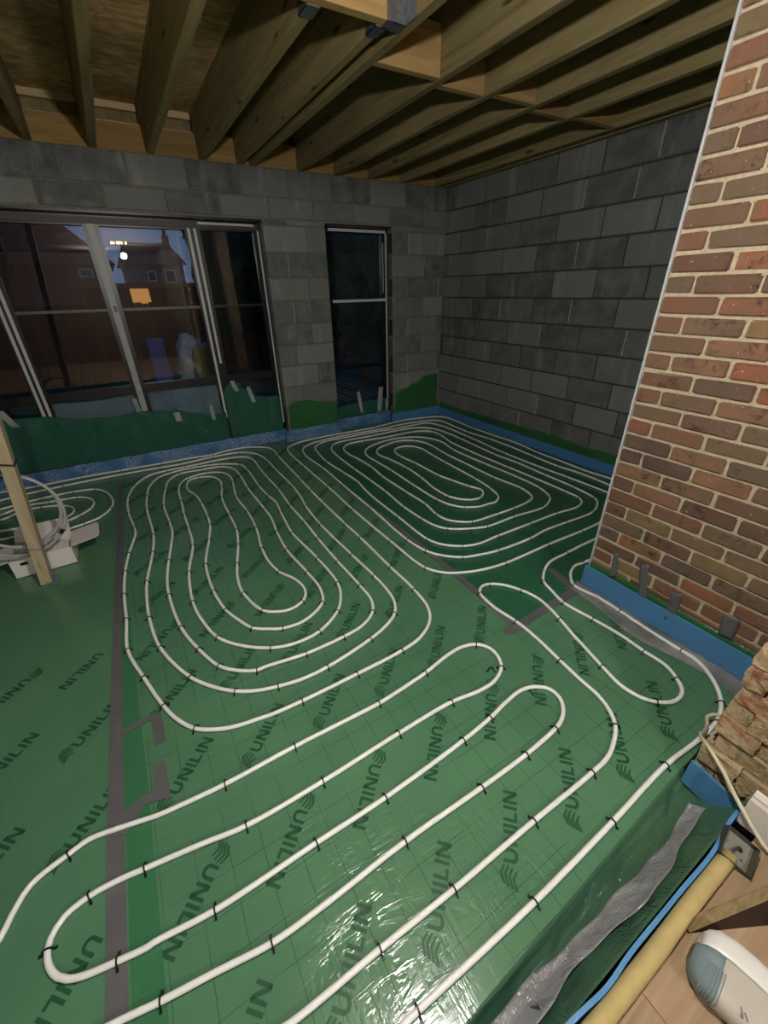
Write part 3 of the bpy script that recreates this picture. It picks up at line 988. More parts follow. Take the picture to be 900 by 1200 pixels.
# ---- plastic film taped up the frames and walls
def hang(name, xs_top, y, z_bot, mat, label, nx=60, nz=14, amp=0.008, axis='x', flip=1, seed=1):
    """xs_top: list of (pos, top z) along the wall"""
    rnd = random.Random(seed)
    p1, p2, p3 = rnd.uniform(0, 6), rnd.uniform(0, 6), rnd.uniform(0, 6)
    a, e = xs_top[0][0], xs_top[-1][0]
    def top(x):
        for (xa, za), (xb, zb) in zip(xs_top, xs_top[1:]):
            if xa <= x <= xb + 1e-6:
                t = (x - xa) / (xb - xa); t = t * t * (3 - 2 * t)
                return za + (zb - za) * t
        return xs_top[-1][1]
    def fn(u, v):
        s = a + (e - a) * u
        z = z_bot + (top(s) - z_bot) * v
        d = amp * (math.sin(s * 17 + v * 2 + p1) + 0.6 * math.sin(s * 41 - v * 3 + p2) + 0.5 * math.sin(s * 9 + v * 7 + p3)) * (0.25 + 0.75 * v)
        return (s, y + flip * d, z) if axis == 'x' else (y + flip * d, s, z)
    g = MB(); g.grid(nx, nz, fn)
    return tag(g.build(name, mat, smooth=True, thick=0.0006), label, 'plastic film')

hang('hanging_film', [(-2.1, 0.66), (-1.5, 0.64), (-1.09, 0.645), (-0.79, 0.622), (-0.47, 0.56), (-0.26, 0.54), (0.0, 0.552), (0.06, 0.552)], 4.789, 0.10, M['hang_film'],
     'translucent green film hung over the left door panes', 110, 14, 0.006, seed=3)
hang('hanging_film', [(0.045, 0.548), (0.3, 0.52), (0.5, 0.46), (0.66, 0.42), (0.80, 0.425)], 4.787, 0.10, M['hang_film'],
     'crinkled translucent film over the foot of the middle door pane', 70, 14, 0.007, seed=5)
hang('hanging_film', [(0.82, 0.66), (0.90, 0.73), (0.97, 0.724), (1.06, 0.64), (1.18, 0.55), (1.30, 0.53), (1.425, 0.526)], 4.789, 0.10, M['hang_film'],
     'green film sheet taped over the foot of the right door pane', 60, 14, 0.007, seed=7)
hang('clear_film', [(0.10, 0.715), (0.45, 0.72), (0.775, 0.715)], 4.835, 0.30, M['hang_clear'],
     'clear crinkled film stuck across the bottom middle pane', 50, 12, 0.002, seed=9)
hang('clear_film', [(-0.69, 0.715), (-0.35, 0.70), (-0.02, 0.715)], 4.835, 0.30, M['hang_clear'],
     'smooth clear film across the bottom pane left of the pale mullion', 50, 12, 0.0015, seed=11)
hang('hanging_film', [(1.475, 0.43), (1.56, 0.46), (1.70, 0.455), (1.9, 0.41), (2.10, 0.385)], 4.662, 0.10, M['hang_dark'],
     'opaque green film upstand on the block pier between door and window', 40, 10, 0.003, seed=13)
hang('hanging_film', [(2.12, 0.26), (2.3, 0.29), (2.5, 0.305), (2.7, 0.30), (2.9, 0.31)], 4.79, 0.06, M['hang_film'],
     'translucent green film across the foot of the narrow window', 40, 10, 0.005, seed=15)
hang('hanging_film', [(2.93, 0.37), (3.08, 0.42), (3.25, 0.47), (3.42, 0.55), (3.62, 0.56)], 4.660, 0.05, M['hang_dark'],
     'opaque green film rising into the corner beside the narrow window', 40, 10, 0.003, seed=17)
hang('hanging_film', [(1.1, 0.21), (1.6, 0.19), (2.03, 0.20), (2.3, 0.185), (2.7, 0.20), (3.25, 0.187), (3.8, 0.175), (4.3, 0.165), (4.6, 0.19)], 3.652, 0.04, M['hang_dark'],
     'low green film upstand along the foot of the block side wall', 120, 8, 0.003, axis='y', flip=-1, seed=19)
hang('hanging_film', [(0.24, 0.165), (0.5, 0.17), (0.8, 0.175), (1.08, 0.17)], 2.020, 0.02, M['hang_dark'],
     'thin green film edge showing above the blue strip on the brick wall', 40, 6, 0.001, axis='y', flip=-1, seed=21)

# ---- strips of tape holding the film
def tab(pts, mat, label, grp, nrm, t=0.001):
    """pts: four 3-D corners"""
    a, b_, c, d = [Vector(p) for p in pts]
    def fn(u, v):
        p = a.lerp(b_, u).lerp(d.lerp(c, u), v)
        return p + Vector(nrm) * (0.0015 + 0.002 * math.sin(v * 9 + u * 3))
    g = MB(); g.grid(4, 8, fn)
    return tag(g.build('tape_tab', mat, smooth=True, thick=t), label, 'tape', grp)
def door_tab(x0, z0, x1, z1, w, label, y=4.772):
    tab([(x0, y, z0), (x0 + w, y, z0), (x1 + w, y, z1), (x1, y, z1)], M['tape_clear'], label, 'clear tape tabs on the window film', (0, -1, 0))
door_tab(-0.05, 0.69, -0.04, 0.55, 0.045, 'clear tape tab beside the pale middle mullion')
door_tab(0.28, 0.50, 0.29, 0.40, 0.06, 'crumpled clear tape tab low on the middle pane film')
door_tab(0.64, 0.53, 0.645, 0.36, 0.04, 'upright clear tape tab at the right of the middle pane')
door_tab(0.90, 0.75, 0.935, 0.63, 0.05, 'slanting clear tape tab at the peak of the right door film')
door_tab(1.06, 0.67, 1.10, 0.49, 0.045, 'long clear tape tab in the dip of the right door film')
door_tab(-1.09, 0.72, -1.02, 0.56, 0.06, 'clear tape tab on the film at the far left of the doors')
door_tab(2.42, 0.44, 2.47, 0.16, 0.05, 'slim clear tape tab at the middle of the narrow window foot', 4.77)
door_tab(2.75, 0.46, 2.72, 0.12, 0.07, 'broad crinkled tape tab at the narrow window foot', 4.77)
door_tab(2.85, 0.30, 2.85, 0.12, 0.04, 'short silvery tape tab nearest the narrow window jamb', 4.765)
def brick_tab(p, label):
    tab([(2.004 if z < 0.16 else 2.016, y, z) for y, z in p], M['tape'], label, 'grey tape tabs on the brick wall', (-1, 0, 0), 0.0012)
brick_tab([(0.965, 0.300), (0.940, 0.310), (0.917, 0.165), (0.948, 0.150)], 'twisted grey tape tab nearest the brick corner')
brick_tab([(0.823, 0.310), (0.785, 0.330), (0.741, 0.135), (0.779, 0.115)], 'long straight grey tape tab lapping onto the blue strip')
brick_tab([(0.650, 0.250), (0.605, 0.262), (0.590, 0.097), (0.632, 0.088)], 'slanted grey tape tab in the middle of the brick wall')
brick_tab([(0.435, 0.271), (0.370, 0.284), (0.365, 0.166), (0.421, 0.160)], 'broad grey tape tab nearest the rough cut wall')

# ---- blue perimeter foam
def strip(pts, z0, z1, t, mat, label, wob=0.002):
    """pts: 2-D path, the foam stands along it"""
    P = smooth_path(pts, 0.03)
    vs, fs = [], []
    n = len(P)
    for i, p in enumerate(P):
        d = (P[min(i + 1, n - 1)] - P[max(i - 1, 0)]).normalized()
        q = Vector((-d.y, d.x, 0)) * (t / 2)
        zt = z1 + wob * math.sin(i * 0.55) + wob * 0.7 * math.sin(i * 1.37)
        o = q.normalized() * wob * math.sin(i * 0.41)
        vs += [p + q + o + Vector((0, 0, z0)), p - q + o + Vector((0, 0, z0)), p - q + o + Vector((0, 0, zt)), p + q + o + Vector((0, 0, zt))]
    for i in range(n - 1):
        for j in range(4):
            fs.append((4 * i + j, 4 * i + (j + 1) % 4, 4 * i + 4 + (j + 1) % 4, 4 * i + 4 + j))
    fs += [(3, 2, 1, 0), tuple(4 * (n - 1) + j for j in range(4))]
    g = MB(); g.add(vs, fs)
    return tag(g.build('edge_foam', mat), label, 'foam strip', 'blue perimeter foam strips')
strip([(-2.1, 4.768), (-1.1, 4.768), (0, 4.767), (1.0, 4.767), (1.44, 4.767)], 0.0, 0.128, 0.010, M['blue_glints'], 'blue foam strip with painted sparkle along the foot of the glazed doors')
strip([(1.40, 4.645), (1.8, 4.645), (2.12, 4.645)], 0.0, 0.135, 0.010, M['blue_glints'], 'short blue foam strip in front of the block pier')
strip([(2.10, 4.76), (2.5, 4.76), (2.92, 4.755)], 0.0, 0.130, 0.010, M['blue_glints'], 'blue foam strip with painted silvery glints under the narrow window')
strip([(2.88, 4.65), (3.2, 4.648), (3.60, 4.646), (3.635, 4.643)], 0.0, 0.115, 0.010, M['blue'], 'blue foam strip between the narrow window and the room corner')
strip([(3.64, 4.64), (3.642, 3.5), (3.642, 2.3), (3.642, 1.15)], 0.0, 0.102, 0.010, M['blue'], 'long blue foam strip along the block side wall', 0.001)
strip([(2.010, 1.10), (2.006, 0.85), (2.008, 0.5), (2.006, 0.215)], 0.012, 0.142, 0.010, M['blue'], 'bright blue foam strip taped to the brick wall', 0.001)
strip([(1.355, 0.190), (1.346, 0.12), (1.336, 0.05), (1.330, 0.036)], -0.02, 0.100, 0.010, M['blue'], 'short blue foam strip at the foot of the rough cut wall', 0.001)
strip([(1.33, 0.030), (1.24, 0.032), (1.1, 0.018), (0.9, 0.018), (0.7, 0.022), (0.6, 0.016), (0.45, 0.024), (0.2, 0.02), (-0.6, 0.02), (-2.3, 0.02)], -0.02, 0.108, 0.010, M['blue'],
      'thin wavy blue foam edge beside the yellow foam at the old floor', 0.002)
# yellow foam along the old floor
g = MB()
pp = [(-2.4 + (1.16 + 2.4) * i / 60, -0.010 + 0.001 * math.sin(i * 0.8), 0.084) for i in range(61)]
g.tube(pp, 0.0215, 14)
tag(g.build('foam_roll', M['yellow'], smooth=True), 'yellow foam bead along the edge of the oak laminate', 'foam strip')

# ---- heating pipes
PIPES = {
 'serp': [(-0.759, 0.919, 0), (-0.723, 0.945, 0), (-0.703, 0.99, 0), (-0.665, 1.048, 0), (-0.571, 1.081, 1), (-0.514, 1.095, 0), (-0.444, 1.084, 0), (-0.342, 1.061, 0), (-0.316, 1.055, 0), (-0.203, 1.044, 0), (-0.09, 1.037, 1), (0.178, 1.038, 1), (0.358, 1.033, 0), (0.556, 1.029, 1), (0.702, 1.04, 0), (0.821, 1.053, 1), (0.981, 1.082, 0), (1.072, 1.084, 0), (1.14, 1.06, 1), (1.177, 1.011, 0), (1.177, 0.949, 0), (1.142, 0.89, 1), (1.064, 0.852, 0), (0.967, 0.848, 0), (0.827, 0.869, 1), (0.555, 0.869, 1), (0.22, 0.859, 1), (-0.058, 0.863, 1), (-0.199, 0.887, 0), (-0.361, 0.911, 1), (-0.441, 0.922, 0), (-0.51, 0.923, 1), (-0.57, 0.907, 0), (-0.6, 0.872, 0), (-0.605, 0.846, 1), (-0.597, 0.806, 0), (-0.576, 0.772, 0), (-0.552, 0.753, 0), (-0.518, 0.739, 0), (-0.479, 0.73, 0), (-0.439, 0.723, 1), (-0.367, 0.711, 0), (-0.352, 0.712, 0), (-0.192, 0.694, 1), (0.125, 0.694, 1), (0.387, 0.693, 1), (0.757, 0.71, 1), (0.915, 0.726, 1), (1.028, 0.745, 0), (1.125, 0.753, 0), (1.195, 0.732, 0), (1.238, 0.689, 0), (1.236, 0.634, 0), (1.202, 0.591, 0), (1.154, 0.564, 0), (1.105, 0.553, 1), (0.924, 0.541, 1), (0.698, 0.541, 1), (0.374, 0.547, 1), (0.084, 0.539, 0), (-0.071, 0.541, 1), (-0.215, 0.564, 0), (-0.346, 0.584, 1), (-0.454, 0.605, 0), (-0.561, 0.618, 0)],
 'B': [(-0.158, 0.39, 0), (-0.077, 0.379, 0), (0.178, 0.376, 1), (0.431, 0.371, 1), (0.773, 0.371, 1), (1.078, 0.368, 1), (1.178, 0.373, 0), (1.255, 0.398, 0), (1.322, 0.435, 1), (1.367, 0.494, 0), (1.389, 0.558, 0), (1.397, 0.669, 0), (1.409, 0.772, 1), (1.428, 0.937, 0), (1.43, 1.068, 1), (1.411, 1.207, 0), (1.425, 1.34, 1), (1.456, 1.376, 0), (1.49, 1.388, 0), (1.533, 1.38, 1), (1.598, 1.328, 0), (1.652, 1.233, 1), (1.675, 1.138, 0), (1.665, 1.051, 0), (1.639, 0.956, 1), (1.597, 0.83, 0), (1.588, 0.793, 0), (1.546, 0.646, 1), (1.521, 0.532, 0), (1.54, 0.449, 0), (1.572, 0.408, 1), (1.624, 0.375, 0), (1.676, 0.368, 0), (1.729, 0.386, 0), (1.767, 0.427, 1), (1.801, 0.494, 0), (1.8, 0.596, 1), (1.804, 0.731, 0), (1.788, 0.863, 1), (1.768, 1.031, 1), (1.797, 1.142, 0), (1.825, 1.219, 1), (1.891, 1.278, 0), (2.017, 1.337, 0), (2.194, 1.347, 1), (2.347, 1.353, 0), (2.487, 1.354, 0), (2.75, 1.36, 0), (3.1, 1.4, 0), (3.34, 1.56, 0), (3.42, 1.72, 0), (3.416, 1.854, 0), (3.426, 1.966, 1), (3.427, 2.19, 0), (3.404, 2.375, 1), (3.419, 2.718, 1), (3.441, 3.034, 1), (3.44, 3.384, 1), (3.406, 3.713, 1), (3.418, 3.958, 0), (3.42, 4.316, 0), (3.346, 4.381, 1), (3.143, 4.435, 1), (2.818, 4.456, 1), (2.651, 4.434, 1), (2.155, 4.461, 1), (1.807, 4.451, 1), (1.611, 4.407, 0), (1.474, 4.307, 0), (1.414, 4.09, 0), (1.426, 3.642, 1), (1.418, 3.155, 1), (1.41, 2.622, 1), (1.394, 2.054, 1), (1.423, 1.873, 1), (1.48, 1.772, 0), (1.582, 1.683, 1), (1.702, 1.642, 0), (1.839, 1.615, 1), (2.136, 1.605, 1), (2.326, 1.623, 0), (2.533, 1.615, 1), (2.842, 1.61, 1), (3.01, 1.682, 0), (3.075, 1.751, 1), (3.117, 1.974, 1), (3.128, 2.309, 1), (3.14, 2.662, 1), (3.126, 2.969, 1), (3.166, 3.58, 1), (3.172, 3.821, 0), (3.143, 4.06, 1), (3.059, 4.173, 0), (2.939, 4.24, 1), (2.743, 4.265, 1), (2.358, 4.26, 1), (2.015, 4.279, 1), (1.843, 4.251, 0), (1.733, 4.107, 0), (1.698, 3.899, 0), (1.683, 3.424, 1), (1.68, 3.104, 1), (1.673, 2.808, 1), (1.65, 2.494, 1), (1.658, 2.245, 1), (1.681, 2.112, 0), (1.733, 2.024, 1), (1.855, 1.946, 0), (1.997, 1.893, 1), (2.266, 1.891, 1), (2.581, 1.871, 1), (2.675, 1.9, 0), (2.777, 1.963, 1), (2.855, 2.134, 1), (2.873, 2.401, 1), (2.857, 2.821, 1), (2.847, 3.125, 1), (2.856, 3.329, 1), (2.909, 3.634, 0), (2.85, 3.822, 1), (2.75, 3.931, 1), (2.587, 4, 0), (2.389, 4.007, 1), (2.146, 3.94, 0), (2.019, 3.833, 0), (1.965, 3.683, 0), (1.966, 3.497, 1), (1.971, 3.193, 1), (1.959, 2.836, 1), (1.961, 2.441, 1), (1.994, 2.311, 0), (2.061, 2.219, 1), (2.173, 2.162, 0), (2.283, 2.155, 0), (2.314, 2.147, 0), (2.42, 2.203, 1), (2.485, 2.358, 1), (2.521, 2.6, 1), (2.545, 3.075, 1), (2.567, 3.379, 0), (2.583, 3.542, 0), (2.533, 3.679, 0), (2.442, 3.728, 0), (2.337, 3.707, 0), (2.275, 3.615, 0), (2.259, 3.448, 0), (2.278, 3.228, 1), (2.286, 2.841, 1), (2.32, 2.679, 1), (2.364, 2.499, 1), (2.401, 2.392, 0), (2.361, 2.326, 0), (2.281, 2.28, 1), (2.204, 2.289, 0), (2.133, 2.342, 0), (2.079, 2.447, 1), (2.074, 2.644, 0), (2.114, 2.899, 1), (2.133, 3.178, 1), (2.116, 3.454, 1), (2.087, 3.634, 0), (2.112, 3.742, 0), (2.197, 3.832, 0), (2.284, 3.866, 1), (2.452, 3.911, 1), (2.573, 3.895, 0), (2.67, 3.816, 1), (2.732, 3.689, 0), (2.729, 3.503, 1), (2.702, 3.261, 1), (2.696, 2.939, 1), (2.688, 2.527, 1), (2.717, 2.228, 1), (2.684, 2.093, 0), (2.649, 2.039, 1), (2.537, 2.002, 0), (2.373, 1.991, 1), (2.203, 1.992, 1), (1.952, 2.008, 1), (1.879, 2.052, 0), (1.813, 2.135, 0), (1.797, 2.243, 1), (1.827, 2.433, 1), (1.823, 2.716, 1), (1.823, 3.125, 1), (1.85, 3.381, 1), (1.847, 3.585, 0), (1.826, 3.898, 0), (1.859, 4.053, 0), (1.971, 4.151, 0), (2.182, 4.152, 1), (2.474, 4.119, 1), (2.819, 4.115, 1), (2.977, 4.059, 0), (3.052, 3.97, 1), (3.042, 3.746, 0), (2.997, 3.574, 0), (2.973, 3.192, 1), (2.979, 2.634, 1), (2.987, 2.317, 1), (2.983, 1.969, 1), (2.97, 1.819, 1), (2.912, 1.758, 0), (2.81, 1.729, 0), (2.595, 1.747, 1), (2.299, 1.749, 1), (1.971, 1.752, 1), (1.778, 1.75, 0), (1.67, 1.786, 1), (1.564, 1.879, 0), (1.52, 1.986, 1), (1.52, 2.373, 1), (1.524, 2.744, 0), (1.538, 2.952, 0), (1.565, 3.15, 0), (1.551, 3.428, 1), (1.53, 3.771, 1), (1.562, 4.104, 0), (1.599, 4.258, 0), (1.686, 4.347, 0), (1.803, 4.389, 1), (2.012, 4.386, 0), (2.508, 4.368, 1), (2.739, 4.348, 1), (3.058, 4.343, 1), (3.21, 4.33, 0), (3.291, 4.158, 1), (3.289, 3.578, 1), (3.24, 2.932, 1), (3.241, 2.498, 1), (3.256, 2.16, 1), (3.264, 1.767, 0), (3.26, 1.68, 0), (3.16, 1.56, 0), (2.95, 1.5, 0), (2.713, 1.477, 0), (2.525, 1.474, 1), (2.171, 1.483, 1), (1.77, 1.483, 1), (1.589, 1.511, 0), (1.463, 1.559, 0), (1.372, 1.617, 0), (1.306, 1.717, 1), (1.283, 2.106, 1), (1.275, 2.684, 1), (1.284, 3.195, 1), (1.284, 3.799, 1), (1.291, 4.229, 0), (1.318, 4.392, 0), (1.374, 4.466, 0), (1.515, 4.531, 0), (1.752, 4.563, 1), (2.226, 4.55, 1), (2.543, 4.541, 1), (2.645, 4.557, 0), (3.058, 4.601, 1), (3.439, 4.526, 0), (3.544, 4.48, 0), (3.59, 4.389, 0), (3.565, 3.794, 1), (3.584, 3.072, 0), (3.543, 2.745, 1), (3.539, 2.507, 0), (3.528, 2.132, 1), (3.554, 1.923, 0), (3.56, 1.6, 0), (3.5, 1.36, 0), (3.25, 1.23, 0), (2.85, 1.19, 0), (2.55, 1.19, 0), (2.237, 1.215, 0), (2.187, 1.218, 1), (2.133, 1.226, 0), (2.067, 1.208, 0), (2.002, 1.167, 0), (1.95, 1.101, 1), (1.97, 0.951, 0), (1.967, 0.823, 1), (1.958, 0.653, 0), (1.957, 0.503, 1), (1.959, 0.455, 0), (1.933, 0.386, 0), (1.869, 0.311, 0), (1.797, 0.263, 1), (1.731, 0.239, 0), (1.637, 0.228, 0), (1.512, 0.231, 0), (1.333, 0.243, 1), (0.994, 0.233, 1), (0.613, 0.227, 1), (0.204, 0.234, 1), (0.166, 0.234, 0), (0.08, 0.232, 0)],
 'A': [(-1.662, 4.687, 0), (-1.317, 4.744, 0), (-1.2, 4.738, 0), (-1.033, 4.728, 1), (-0.673, 4.741, 1), (-0.331, 4.729, 1), (0.042, 4.712, 1), (0.302, 4.702, 0), (0.557, 4.679, 1), (0.711, 4.717, 0), (0.934, 4.707, 1), (1.135, 4.565, 1), (1.167, 4.459, 0), (1.155, 4.208, 1), (1.132, 3.507, 1), (1.122, 3.206, 1), (1.119, 2.908, 1), (1.119, 2.501, 1), (1.123, 2.261, 1), (1.119, 1.842, 1), (1.119, 1.575, 1), (1.095, 1.407, 0), (1.037, 1.314, 0), (0.927, 1.247, 0), (0.802, 1.224, 1), (0.547, 1.216, 1), (0.276, 1.216, 1), (0.147, 1.222, 0), (0.089, 1.232, 0), (-0.001, 1.248, 0), (-0.071, 1.275, 0), (-0.148, 1.327, 1), (-0.206, 1.41, 0), (-0.248, 1.509, 1), (-0.312, 1.724, 1), (-0.37, 1.956, 1), (-0.368, 2.213, 1), (-0.371, 2.461, 1), (-0.358, 2.718, 1), (-0.328, 2.945, 1), (-0.273, 3.228, 0), (-0.275, 3.328, 1), (-0.302, 3.623, 1), (-0.297, 3.942, 1), (-0.233, 4.206, 1), (-0.097, 4.414, 0), (0.063, 4.456, 1), (0.243, 4.459, 1), (0.494, 4.469, 1), (0.715, 4.458, 1), (0.834, 4.409, 0), (0.889, 4.291, 0), (0.882, 3.955, 0), (0.881, 3.707, 1), (0.883, 3.382, 1), (0.865, 3.024, 1), (0.867, 2.7, 1), (0.859, 2.423, 1), (0.858, 2.083, 1), (0.864, 1.782, 1), (0.858, 1.636, 0), (0.815, 1.544, 1), (0.715, 1.48, 0), (0.597, 1.461, 1), (0.39, 1.458, 1), (0.189, 1.486, 0), (0.153, 1.486, 1), (0.068, 1.539, 0), (0.005, 1.608, 1), (-0.061, 1.77, 1), (-0.117, 1.985, 1), (-0.141, 2.312, 1), (-0.132, 2.5, 0), (-0.101, 2.704, 1), (-0.056, 2.948, 0), (-0.034, 3.09, 0), (-0.033, 3.276, 1), (-0.041, 3.605, 1), (0.008, 3.974, 1), (0.066, 4.19, 0), (0.167, 4.289, 1), (0.377, 4.284, 1), (0.549, 4.261, 1), (0.647, 4.147, 0), (0.669, 3.902, 1), (0.655, 3.574, 1), (0.666, 3.074, 1), (0.665, 2.908, 0), (0.636, 2.679, 1), (0.618, 2.402, 1), (0.642, 2.08, 1), (0.647, 1.885, 0), (0.607, 1.763, 1), (0.466, 1.68, 0), (0.349, 1.687, 1), (0.28, 1.724, 0), (0.211, 1.776, 1), (0.166, 1.867, 0), (0.12, 1.996, 1), (0.094, 2.204, 1), (0.103, 2.518, 1), (0.136, 2.668, 0), (0.181, 2.833, 1), (0.229, 3.054, 1), (0.239, 3.209, 1), (0.239, 3.485, 1), (0.221, 3.693, 1), (0.187, 3.818, 0), (0.187, 3.955, 0), (0.238, 4.077, 0), (0.318, 4.089, 1), (0.423, 4.036, 0), (0.474, 3.895, 0), (0.455, 3.719, 1), (0.41, 3.502, 1), (0.395, 3.145, 1), (0.386, 2.869, 1), (0.344, 2.648, 1), (0.281, 2.413, 1), (0.245, 2.239, 0), (0.242, 2.087, 1), (0.299, 1.881, 1), (0.359, 1.831, 0), (0.433, 1.808, 0), (0.514, 1.835, 1), (0.555, 1.889, 0), (0.568, 1.957, 0), (0.549, 2.061, 0), (0.493, 2.182, 1), (0.47, 2.323, 0), (0.475, 2.507, 1), (0.519, 2.817, 1), (0.534, 3.12, 1), (0.522, 3.443, 1), (0.569, 3.781, 1), (0.58, 3.933, 0), (0.537, 4.085, 1), (0.405, 4.161, 1), (0.221, 4.132, 1), (0.137, 4.013, 0), (0.107, 3.861, 0), (0.097, 3.619, 1), (0.083, 3.347, 1), (0.081, 3.099, 1), (0.068, 2.816, 1), (-0.004, 2.493, 1), (-0.029, 2.168, 1), (-0.011, 1.986, 0), (0.038, 1.804, 1), (0.13, 1.681, 0), (0.251, 1.588, 1), (0.363, 1.552, 0), (0.502, 1.562, 1), (0.65, 1.652, 1), (0.716, 1.746, 0), (0.759, 1.875, 1), (0.758, 2.183, 1), (0.728, 2.594, 1), (0.745, 2.813, 0), (0.763, 2.979, 1), (0.783, 3.16, 0), (0.767, 3.31, 1), (0.755, 3.562, 1), (0.766, 3.997, 1), (0.739, 4.209, 1), (0.569, 4.334, 1), (0.297, 4.392, 1), (0.091, 4.367, 1), (-0.023, 4.303, 0), (-0.111, 4.126, 0), (-0.151, 3.891, 1), (-0.169, 3.627, 1), (-0.16, 3.123, 1), (-0.185, 2.873, 1), (-0.245, 2.526, 1), (-0.258, 2.326, 0), (-0.258, 2.158, 1), (-0.227, 1.884, 1), (-0.123, 1.61, 1), (-0.03, 1.484, 0), (0.038, 1.422, 1), (0.121, 1.374, 0), (0.211, 1.345, 1), (0.318, 1.325, 0), (0.447, 1.327, 1), (0.704, 1.373, 1), (0.823, 1.412, 0), (0.91, 1.466, 1), (0.962, 1.549, 0), (0.982, 1.663, 0), (0.984, 1.817, 1), (0.972, 2.101, 1), (0.955, 2.594, 1), (0.972, 2.948, 1), (1, 3.139, 0), (1.016, 3.383, 1), (1.012, 3.893, 1), (1.016, 4.139, 1), (0.967, 4.435, 0), (0.821, 4.579, 1), (0.54, 4.604, 1), (0.211, 4.572, 1), (0.016, 4.586, 1), (-0.31, 4.605, 1), (-0.81, 4.594, 1), (-1.138, 4.56, 1), (-1.278, 4.527, 0), (-1.596, 4.432, 0)],
 'E1': [(-1.613, 4.299, 0), (-1.239, 4.313, 0), (-1.091, 4.355, 0), (-0.954, 4.377, 1), (-0.724, 4.383, 1), (-0.544, 4.33, 1), (-0.453, 4.176, 0), (-0.411, 3.94, 0), (-0.434, 3.799, 1), (-0.509, 3.674, 0), (-0.614, 3.62, 1), (-0.697, 3.595, 0), (-0.828, 3.544, 0), (-1.031, 3.48, 0), (-1.298, 3.494, 0)],
 'E2': [(-1.579, 4.15, 0), (-1.218, 4.177, 0), (-1.07, 4.273, 0), (-0.892, 4.247, 1), (-0.68, 4.22, 1), (-0.601, 4.155, 0), (-0.555, 4.034, 1), (-0.573, 3.904, 0), (-0.65, 3.807, 1), (-0.734, 3.75, 0), (-0.887, 3.704, 0), (-1.058, 3.679, 0), (-1.34, 3.711, 0)],
 'E3': [(-1.547, 4.01, 0), (-1.201, 4.065, 0), (-1.047, 4.167, 0), (-0.935, 4.164, 1), (-0.806, 4.111, 1), (-0.732, 4.053, 0), (-0.694, 3.953, 1), (-0.703, 3.884, 0), (-0.748, 3.828, 0), (-0.897, 3.815, 0), (-1.078, 3.827, 0), (-1.378, 3.902, 0)],
}
PR = 0.0086
labels = {
 'serp': 'white heating pipe snaking in long hairpins across the foreground floor',
 'B': 'white heating pipe coiled in the far right spiral and narrow right loops',
 'A': 'white heating pipe coiled in the large spiral by the glazed doors',
 'E1': 'outer short white pipe loop behind the white carton',
 'E2': 'middle short white pipe loop behind the white carton',
 'E3': 'innermost short white pipe loop behind the white carton'}
ONES = ['', 'first', 'second', 'third', 'fourth', 'fifth', 'sixth', 'seventh', 'eighth', 'ninth', 'tenth', 'eleventh', 'twelfth', 'thirteenth', 'fourteenth', 'fifteenth', 'sixteenth', 'seventeenth', 'eighteenth', 'nineteenth']
def nth(n):
    if n < 20:
        return ONES[n]
    t = {2: 'twent', 3: 'thirt', 4: 'fort'}[n // 10]
    return t + 'ieth' if n % 10 == 0 else t + 'y-' + ONES[n % 10]
CLOCK = ['twelve', 'one', 'two', 'three', 'four', 'five', 'six', 'seven', 'eight', 'nine', 'ten', 'eleven']
groups = {'serp': 'staples on the foreground hairpins', 'B': 'staples on the far right spiral', 'A': 'staples on the spiral by the doors',
          'S2': 'staples on the narrow right loops', 'S3': 'staples on the run beside the brick wall', 'E1': 'staples on the loops behind the carton', 'E2': 'staples on the loops behind the carton', 'E3': 'staples on the loops behind the carton'}
along = {'serp': 'black staple, %s along the foreground hairpin pipe from its left end',
         'S2': 'black staple, %s along the narrow right loop pipe from the bottom edge',
         'S3': 'black staple, %s along the pipe beside the brick wall from the bottom edge',
         'E1': 'black staple, %s along the outer pipe loop behind the white carton',
         'E2': 'black staple, %s along the middle pipe loop behind the white carton',
         'E3': 'black staple, %s along the innermost pipe loop behind the white carton'}
round_ = {'A': ((0.25, 2.75), 'black staple at %s o\'clock on the door-side pipe spiral, %s from its centre'),
          'B': ((2.30, 2.75), 'black staple at %s o\'clock on the far right pipe spiral, %s from its centre')}
def label_staples(st):
    """st: list of [x, y, angle, key, order] -> adds label and group"""
    cnt = {}
    out = []
    for key in ('serp', 'S2', 'S3', 'E1', 'E2', 'E3'):
        run = sorted([q for q in st if q[3] == key], key=lambda q: q[4], reverse=(key == 'S3'))
        for i, q in enumerate(run):
            out.append((q, along[key] % nth(i + 1)))
    for key, ((cx, cy), txt) in round_.items():
        sec = {}
        for q in st:
            if q[3] == key:
                a = math.atan2(q[0] - cx, q[1] - cy)
                sec.setdefault(int(round(a / (math.pi / 6))) % 12, []).append(q)
        for h, qs in sec.items():
            qs.sort(key=lambda q: (q[0] - cx) ** 2 + (q[1] - cy) ** 2)
            for i, q in enumerate(qs):
                out.append((q, txt % (CLOCK[h], nth(i + 1))))
    return out
staples = []
S2_END, S3_BEG = 48, 265
